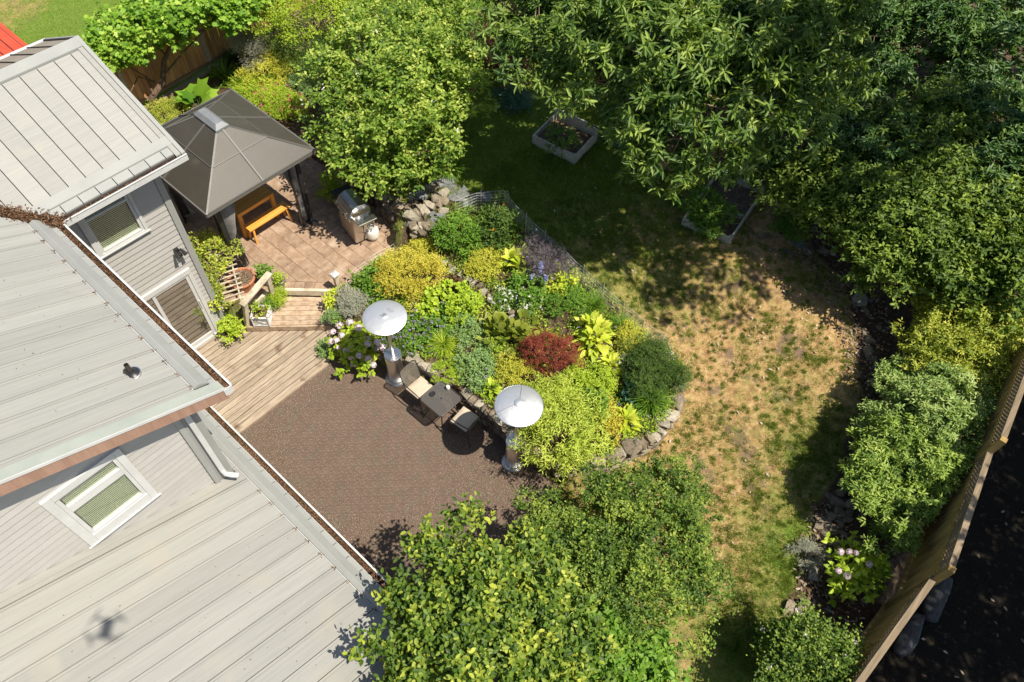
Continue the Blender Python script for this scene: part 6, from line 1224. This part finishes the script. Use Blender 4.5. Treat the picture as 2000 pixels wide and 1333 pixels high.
def forest():
    tree('tree', 'large light green spreading small-leaved tree beside the gazebo', [(722, 128, 3.0, .9, .85), (780, 190, 3.2, 1.15, .9), (700, 218, 2.7, .75, .7), (720, 290, 2.4, .95, .8), (825, 300, 2.2, .8, .7), (850, 150, 3.0, 1.0, .9), (905, 200, 2.3, .55, .5), (640, 140, 2.4, .42, .45), (770, 75, 3.0, 1.0, .9), (760, 340, 1.9, .5, .5), (712, 280, 2.8, .45, .4), (658, 238, 2.2, .5, .45), (642, 290, 2.0, .3, .3), (860, 60, 2.6, .9, .8)],
         (765, 300), 4900, 7, .12, .068, T_OVAL, LM_t1, thr=-.06, nf=2.6, slen=.28, shell=.4, limb=.06, fl=(30, .05, LM_fwhite))
    tree('cherry_tree', 'big dark tree with drooping long leaves over the upper lawn', [(1060, 95, 4.2, 1.0, .8), (1130, 40, 4.4, 1.2, .9), (1160, 160, 4.3, 1.0, .8), (1250, 110, 5.0, 1.3, 1.), (1240, 215, 4.3, .85, .7), (1340, 55, 5.2, 1.3, 1.), (1360, 170, 5.0, 1.2, 1.), (1340, 270, 4.3, .95, .7), (1390, 312, 3.9, .7, .6), (1440, 225, 4.6, 1.0, .8), (1470, 90, 5.2, 1.3, 1.), (1300, 330, 3.7, .6, .5), (1010, 30, 4.0, .9, .7), (1560, 150, 4.6, 1.0, .8), (1560, 30, 5.0, 1.1, .8), (1215, 20, 4.6, 1.1, .8)],
         (1330, 150), 3200, 11, .22, .062, T_OVAL, LM_t2, slen=.12, spread=1.3, up=.1, droop=.45, thr=-.1, nf=2.4, flat=.75, clump=1.25, shell=.4, limb=.09)
    rh = 'dark evergreen shrubs massed in the upper right corner'
    for lb, bb, tr, L, W, m_, n in [
        ('dark teal-leaved shrub at the top between the cherry tree and the corner', [(1640, 60, 3.0, 1.2, 1.), (1740, 40, 3.0, 1.2, 1.), (1700, 130, 2.4, .9, .8)], (1700, 150), .20, .062, LM_t3, 1300),
        ('dark teal-leaved shrub filling the top right corner', [(1840, 60, 3.0, 1.3, 1.), (1940, 90, 3.0, 1.3, 1.), (2010, 30, 3.0, 1.3, 1.), (1880, 170, 2.4, 1.0, .8)], (1900, 160), .20, .062, LM_t3, 1900),
        ('dark shrub under the right side of the cherry tree', [(1560, 270, 2.8, 1.0, .9), (1620, 210, 2.8, 1.0, .9), (1680, 290, 2.6, 1.0, .9)], (1640, 300), .18, .06, LM_t3, 1000),
        ('dark glossy shrub in the middle of the right-hand thicket', [(1760, 290, 2.6, 1.1, .9), (1840, 260, 2.6, 1.1, .9), (1800, 370, 2.4, 1.0, .9)], (1800, 350), .15, .06, LM_t3b, 1500),
        ('dark glossy shrub against the right edge below the top corner', [(1930, 260, 2.6, 1.2, 1.), (1990, 340, 2.6, 1.2, 1.), (1920, 370, 2.4, 1.0, .9)], (1950, 340), .19, .062, LM_t3, 1500),
        ('green thicket shrub just right of the longer planting box', [(1560, 365, 2.2, .8, .8), (1630, 385, 2.3, .9, .8), (1690, 420, 2.2, .9, .8), (1600, 440, 1.8, .5, .5)], (1640, 430), .13, .06, LM_t3b, 1700),
        ('green thicket shrub overhanging the stones at the lawn corner', [(1740, 440, 2.2, 1.0, .9), (1700, 500, 2.0, .75, .7), (1790, 490, 2.2, .9, .8), (1720, 545, 1.7, .5, .5)], (1760, 510), .13, .06, LM_t3b, 1900),
        ('mid green broad-leaved shrub above the golden shrub at the right edge', [(1870, 440, 2.4, 1.0, .9), (1950, 470, 2.4, 1.0, .9), (1880, 520, 2.2, .9, .8), (1970, 560, 2.2, .9, .8), (1860, 570, 1.9, .5, .5)], (1900, 520), .14, .07, LM_t3b, 2600)]:
        tree('shrub', lb, bb, tr, n, 9 if m_ is LM_t3 else 7, L, W, T_OVAL, m_, slen=.1 if m_ is LM_t3 else .22, thr=-.3, group=rh, droop=.1, shell=.4, zmin=-.5)
    tree('shrub', 'golden yellow-green shrub on the right, topmost of the three sunlit ones', [(1882, 600, 1.4, 0.86, 0.73), (1852, 680, 1.3, 0.81, 0.73), (1908, 670, 1.5, 0.86, 0.73), (1878, 750, 1.3, 0.7, 0.63), (1832, 575, 1, 0.44, 0.42), (1943, 730, 1.2, 0.38, 0.42), (1822, 630, 0.9, 0.44, 0.42), (1862, 720, 1.2, 0.47, .4), (1933, 620, 1.6, 0.47, .5)], (1850, 720), 4000, 8, .10, .036, T_FOLD, LM_gold, thr=-.22, nf=2.4, slen=.15)
    tree('shrub', 'pale grey-green pieris-like shrub in the middle of the sunlit three', [(1822, 816, 1.3, 0.92, 0.73), (1762, 786, 1.1, 0.54, 0.53), (1882, 836, 1.3, 0.6, 0.53), (1832, 766, 1.2, 0.6, 0.53), (1772, 866, 1, 0.44, 0.42), (1802, 746, 1.2, 0.43, .4), (1892, 796, 1.4, 0.47, .45), (1732, 846, 1., 0.38, .4)], (1790, 880), 2900, 10, .12, .036, T_FOLD, LM_pierl, thr=-.25, nf=2.6, slen=.09, spread=1.3)
    tree('shrub', 'glossy green shrub beside the lattice fence, lowest of the sunlit three', [(1772, 938, 1.2, 0.92, 0.73), (1732, 898, 1, 0.54, 0.53), (1842, 928, 1.3, 0.54, 0.53), (1742, 998, 0.9, 0.65, 0.53), (1812, 1008, 1, 0.6, 0.53), (1732, 963, 0.8, 0.48, 0.42), (1812, 878, 1.3, 0.52, .5), (1722, 858, 1., 0.38, .4), (1872, 968, 1.3, 0.38, .4), (1712, 928, .9, 0.38, .35)], (1740, 1040), 3200, 10, .12, .038, T_FOLD, LM_pier, thr=-.25, nf=2.6, slen=.09, spread=1.3)
    tree('rose_bush', 'rose-like shrub with small pale flowers at the bottom right by the lattice fence', [(1590, 1292, 1.02, 0.58, .6), (1550, 1342, 0.85, 0.47, .5), (1638, 1322, 1.02, 0.47, .5), (1598, 1372, 1.02, 0.62, .6), (1542, 1262, 0.68, 0.27, .35)], (1600, 1320), 3600, 6, .065, .045, T_FOLD, LM_map, cat='bush', fl=(26, .04, LM_fpink), thr=-.25)
    tree('lilac', 'broad-leaved tree leaning over the roof edge at the bottom of the photo', [(902, 1152, 2.9, 0.65, 0.52), (832, 1132, 3, 0.43, 0.39), (944, 1112, 2.7, 0.53, 0.43), (964, 1212, 3, 0.69, 0.6), (902, 1252, 3.1, 0.73, 0.6), (974, 1312, 3, 0.73, 0.6), (1074, 1252, 2.7, 0.65, 0.52), (832, 1292, 3.1, 0.47, 0.43), (872, 1352, 3, 0.6, 0.52), (1054, 1172, 2.4, 0.52, 0.43), (1074, 1352, 2.6, 0.6, 0.52), (802, 1342, 3, 0.34, 0.34), (1014, 1112, 2.2, 0.39, 0.34), (934, 1392, 3, 0.69, 0.52), (797, 1187, 2.8, 0.19, 0.17)],
         (3.2, 1.6, 0.), 4200, 6, .105, .064, T_OVAL, LM_lil, clump=.9, inner=.1, slen=.24, spread=.95, thr=.02, shell=.4, barkm=M_twig, limb=.05, nf=2.8)
    tree('small_maple', 'rounded small-leaved green tree right of the bottom lilac', [(1250, 1010, 1.8, .75, .6), (1200, 1080, 2., .8, .7), (1290, 1080, 1.9, .8, .7), (1250, 1160, 2., .8, .7), (1330, 1000, 1.6, .45, .5), (1190, 970, 1.4, .4, .4), (1340, 1120, 1.5, .5, .5), (1310, 950, 1.2, .4, .4), (1150, 1160, 1.9, .6, .5)], (1260, 1120), 5400, 7, .055, .042, T_FOLD, LM_map, cat='tree', slen=.15, thr=-.10, nf=3.)
    tree('shrub', 'small-leaved light green shrub between the lilac and the small maple', [(1110, 1090, 1.9, .55, .5), (1070, 1040, 1.7, .45, .45), (1140, 1140, 1.9, .5, .4), (1090, 1150, 1.9, .5, .5)], (1120, 1110), 2600, 7, .05, .034, T_FOLD, LM_map, slen=.14)
    tree('shrub', 'glossy dark broad-leaved shrub at the bottom edge below the small maple', [(1180, 1270, 1.8, .7, .6), (1130, 1320, 1.8, .6, .6), (1220, 1320, 1.6, .6, .6), (1190, 1370, 1.7, .7, .6)], (1190, 1300), 1700, 6, .12, .07, T_OVAL, LM_mid, slen=.2)
    bush('broom', 'little bright yellow shrub in the gap above the small maple', 1128, 1036, .26, .9, LM_yel, .045, .02, cat='shrub', thr=-.1)
    # upper left planting behind the gazebo
    tree('shrub', 'green shrub at the top between the vine and the large light tree', [(560, 40, 2.0, .9, .8), (620, 60, 2.0, .9, .8), (540, -10, 2.2, 1., .8), (650, 10, 2.4, 1.1, .9)], (600, 80), 3800, 7, .06, .03, T_FOLD, LM_lime, thr=-.25)
    tree('shrub', 'dark evergreen bush below the green shrub at the top left', [(600, 95, 1.6, .6, .6), (640, 125, 1.6, .6, .6), (560, 85, 1.5, .5, .5)], (600, 110), 1800, 7, .05, .02, T_FOLD, LM_dark)
    tree('shrub', 'mixed green shrub behind the top of the large light tree', [(720, 15, 2.0, 1., .8), (820, 10, 2.0, 1.1, .8), (900, 20, 1.8, .9, .8), (900, 90, 1.6, .7, .6)], (820, 40), 3400, 7, .07, .035, T_FOLD, LM_mid, thr=-.3)
    tree('juniper', 'grey-green feathery juniper in front of the fence end', [(478, 75, 1.6, .45, .6), (495, 110, 1.3, .4, .5), (470, 50, 1.7, .35, .5)], (485, 110), 1700, 9, .05, .010, T_FOLD, LM_sage, thr=-.4)
    bush('spirea_bush', 'bright golden yellow shrub behind the gazebo', 540, 135, .62, .8, LM_yel, .045, .028, lobes=7, cov=2.6)
    bush('spirea_bush', 'smaller golden clump above the bright golden shrub', 497, 92, .3, .9, LM_yel, .045, .028)
    bush('shrub', 'yellow-green low shrub at the far gazebo corner', 500, 178, .5, .5, LM_lime, .045, .02, lobes=6)
    bush('shrub', 'yellow-green plants between the roof corner and the gazebo', 322, 226, .42, .3, LM_gold, .05, .02, cov=2.4)
    bush('valerian', 'pink-flowered plants beside the gazebo roof corner', 540, 200, .55, .6, LM_lime, .045, .018, fl=(60, .045, LM_fmag), cat='flowers', lobes=6)
    bush('shrub', 'silvery green plant right of the golden shrub', 590, 150, .45, .6, LM_mint, .06, .02, lobes=5)
    tuft('iris', 'dark spiky iris clump by the fence end', 458, 120, .45, 160, LM_dark, W=.03, cat='iris'); tuft('iris', 'strappy green iris clump right of the rhubarb leaves', 442, 152, .5, 180, LM_mid, W=.025, cat='iris'); tuft('iris', 'yellow-green strappy clump behind the far gazebo corner', 470, 172, .4, 160, LM_lime, W=.02, cat='iris')
    rosette('rhubarb', 'giant bright green rhubarb-like leaves beside the gazebo roof', 382, 185, .4, 9, .52, .48, LM_vine, T=T_VINE, el=(60, 15), stem=.4, cat='plant', up=.4)
    tuft('grass_tuft', 'tall pale feathery grass left of the large light tree', 628, 70, .6, 200, LM_sage, L=1., W=.012)
    tuft('day_lily', 'dark strappy leaves under the large light tree behind the grill', 740, 345, .45, 240, LM_mid, W=.02, cat='lily'); bush('shrub', 'small bright green plant between the gazebo curtain and the grill', 650, 372, .3, .5, LM_lime, .06, .03, base=(*onz(650, 385, BZ)[:2], BZ))
    tuft('day_lily', 'green leaves under the right side of the large light tree', 880, 330, .4, 160, LM_mid, W=.03, cat='lily')
    tree('dark_maple', 'deep red-leaved maple in shade left of the cherry tree', [(980, 110, 1.9, .7, .6), (1005, 150, 1.7, .5, .5), (960, 70, 1.9, .5, .5)], (985, 150), 1700, 7, .06, .03, T_FOLD, LM_dred, cat='maple')
    bush('shrub', 'low green plants at the back edge of the upper lawn', 1000, 190, .4, .3, LM_teal, .06, .03); bush('shrub', 'grey-green ground plant right of the smaller planting box', 1225, 262, .4, .25, LM_teal, .05, .025)
    bush('shrub', 'leggy green plant in shade right of the longer planting box', 1545, 440, .35, .3, LM_mid, .06, .03); bush('lavender', 'silvery low plant by the loose stones on the lawn edge', 1575, 1080, .2, .18, LM_sage, .05, .012, cat='lavender')
    # grape vine
    g = gen(); t = thing('grape_vine', 'lush grape vine sprawling over the cedar fence with a gnarled trunk', 'vine', G(300, 208))
    bl = [(*onz(px, py, z), r, rz) for px, py, z, r, rz in [(215, 95, 2.3, .42, .3), (245, 75, 2.4, .5, .35), (290, 55, 2.5, .55, .4), (335, 45, 2.6, .5, .4), (380, 30, 2.6, .5, .4), (425, 25, 2.7, .5, .4), (465, 10, 2.7, .5, .4), (330, 15, 2.5, .5, .35), (400, -5, 2.5, .5, .35), (250, 110, 2.1, .3, .3), (205, 120, 2.2, .26, .25), (300, 85, 2.2, .25, .25), (355, 75, 2.2, .25, .25), (270, 40, 2.4, .4, .3), (500, -10, 2.7, .5, .4), (205, 70, 2.35, .28, .25), (190, 100, 2.25, .25, .25), (225, 60, 2.4, .4, .3), (350, -15, 2.4, .6, .4), (300, 20, 2.4, .5, .35), (215, 130, 2., .22, .22), (262, 100, 2.2, .3, .28), (440, 45, 2.5, .35, .3)]]
    me, P, D = shootleaves('foliage', bl, 3000, 4, .14, .14, T_VINE, LM_vine, g, slen=.26, up=.4, droop=.15, thr=-.5, shell=.45, amp=.2); lnk('foliage', me, t)
    a = G(300, 208); f1 = onz(320, 120, 1.5); tr = B().tube([a, onz(297, 190, .8), onz(318, 160, 1.1), f1, onz(340, 75, 2.1)], [.11, .085, .075, .06, .04], 9).obj('trunk', M_bark, t, smooth=True)
    for pts in ([(300, 185, .9), (285, 150, 1.3), (250, 130, 1.9)], [(318, 150, 1.2), (360, 100, 1.8), (400, 60, 2.2)], [(302, 160, 1.1), (270, 150, 1.5), (255, 180, 1.5)], [(340, 80, 2.), (420, 50, 2.3), (470, 25, 2.6)], [(325, 110, 1.6), (300, 80, 2.1), (240, 80, 2.3)]):
        q = [onz(*p) for p in pts]; B().tube(q, [.035, .022, .012], 6).obj('cane', M_bark, t)
    # tall trees just outside the picture that shade the right side
    for lb, w_, tr, n in [('tall broad-leaved tree standing beyond the right-hand thicket', [(12.2, .4, 9.2, 1.7, 1.1), (13.6, 1.6, 9.3, 1.9, 1.3), (13.2, -.9, 9.2, 1.7, 1.2), (15.2, -.2, 9.4, 2.2, 1.5), (14.9, 2.6, 9.4, 2.0, 1.3), (16.6, 1.8, 9.4, 2.0, 1.5), (17., -1.2, 9.2, 2.0, 1.5)], (19., -.6, 1.2), 1500),
                          ('tall broad-leaved tree behind the upper right corner', [(15.6, 4.4, 9.2, 1.7, 1.2), (17.4, 5.2, 9.4, 2.0, 1.3), (18.8, 3.4, 9.2, 2.2, 1.5)], (22., 6., 1.5), 1000),
                          ('tall conifer-dark tree beyond the gravel yard', [(8.5, -9.2, 7.5, 2.4, 2.2), (11.5, -9., 7.5, 2.5, 2.2), (14.5, -8.8, 7.5, 2.6, 2.2), (9.8, -10.5, 5., 2.4, 2.), (13, -10.5, 5., 2.6, 2.), (17., -8., 7., 2.4, 2.2), (6., -9.8, 7.2, 1.9, 2.), (8.6, -7.1, 8., 1.0, .8), (10.2, -7.2, 8., 1.0, .8), (12.6, -7.6, 7., 1.6, 1.4), (16, -6.9, 6.2, 1.8, 1.6)], (12., -11., -.8), 5600)]:
        tree('tall_tree', lb, w_, tr, n, 7, .20, .11, T_OVAL, LM_dark, cat='tree', world=True, clump=1.8, stray=0, slen=.5, thr=.0, nf=1.1, shell=.2, limb=.16, zmin=-.9)
forest()

# ------------------------------------------------------------------ the camera drone whose shadow lies on the lower roof
def build_drone():
    c = np.array([0., 0., H]) - (RW[2] * .16); c[2] += .06; t = thing('drone', 'small grey quadcopter drone casting its shadow on the lower roof', 'drone', c)
    f = -RW[1].copy(); f[2] = 0; f /= np.linalg.norm(f); r = RW[0].copy(); r[2] = 0; r /= np.linalg.norm(r); u = np.array([0, 0, 1.])
    B().obox(c, f * .12, r * .055, u * .04).obj('body', M_gazrib, t, bevel=.015)
    for a in (-1, 1):
        for b_ in (-1, 1):
            e = c + r * a * .16 + f * b_ * .13 + u * .02; B().beam(c + f * b_ * .06, e, .03, .02).obj('arm', M_gazrib, t); mo = B().lathe([(.014, -.01), (.014, .02)], e, 10).obj('motor', M_black, t)
            ang = a * .7 + b_; d = np.array([math.cos(ang), math.sin(ang), 0]); B().beam(e + u * .026 - d * .11, e + u * .026 + d * .11, .022, .003).obj('rotor_blade', M_black, t, parent=mo)
build_drone()
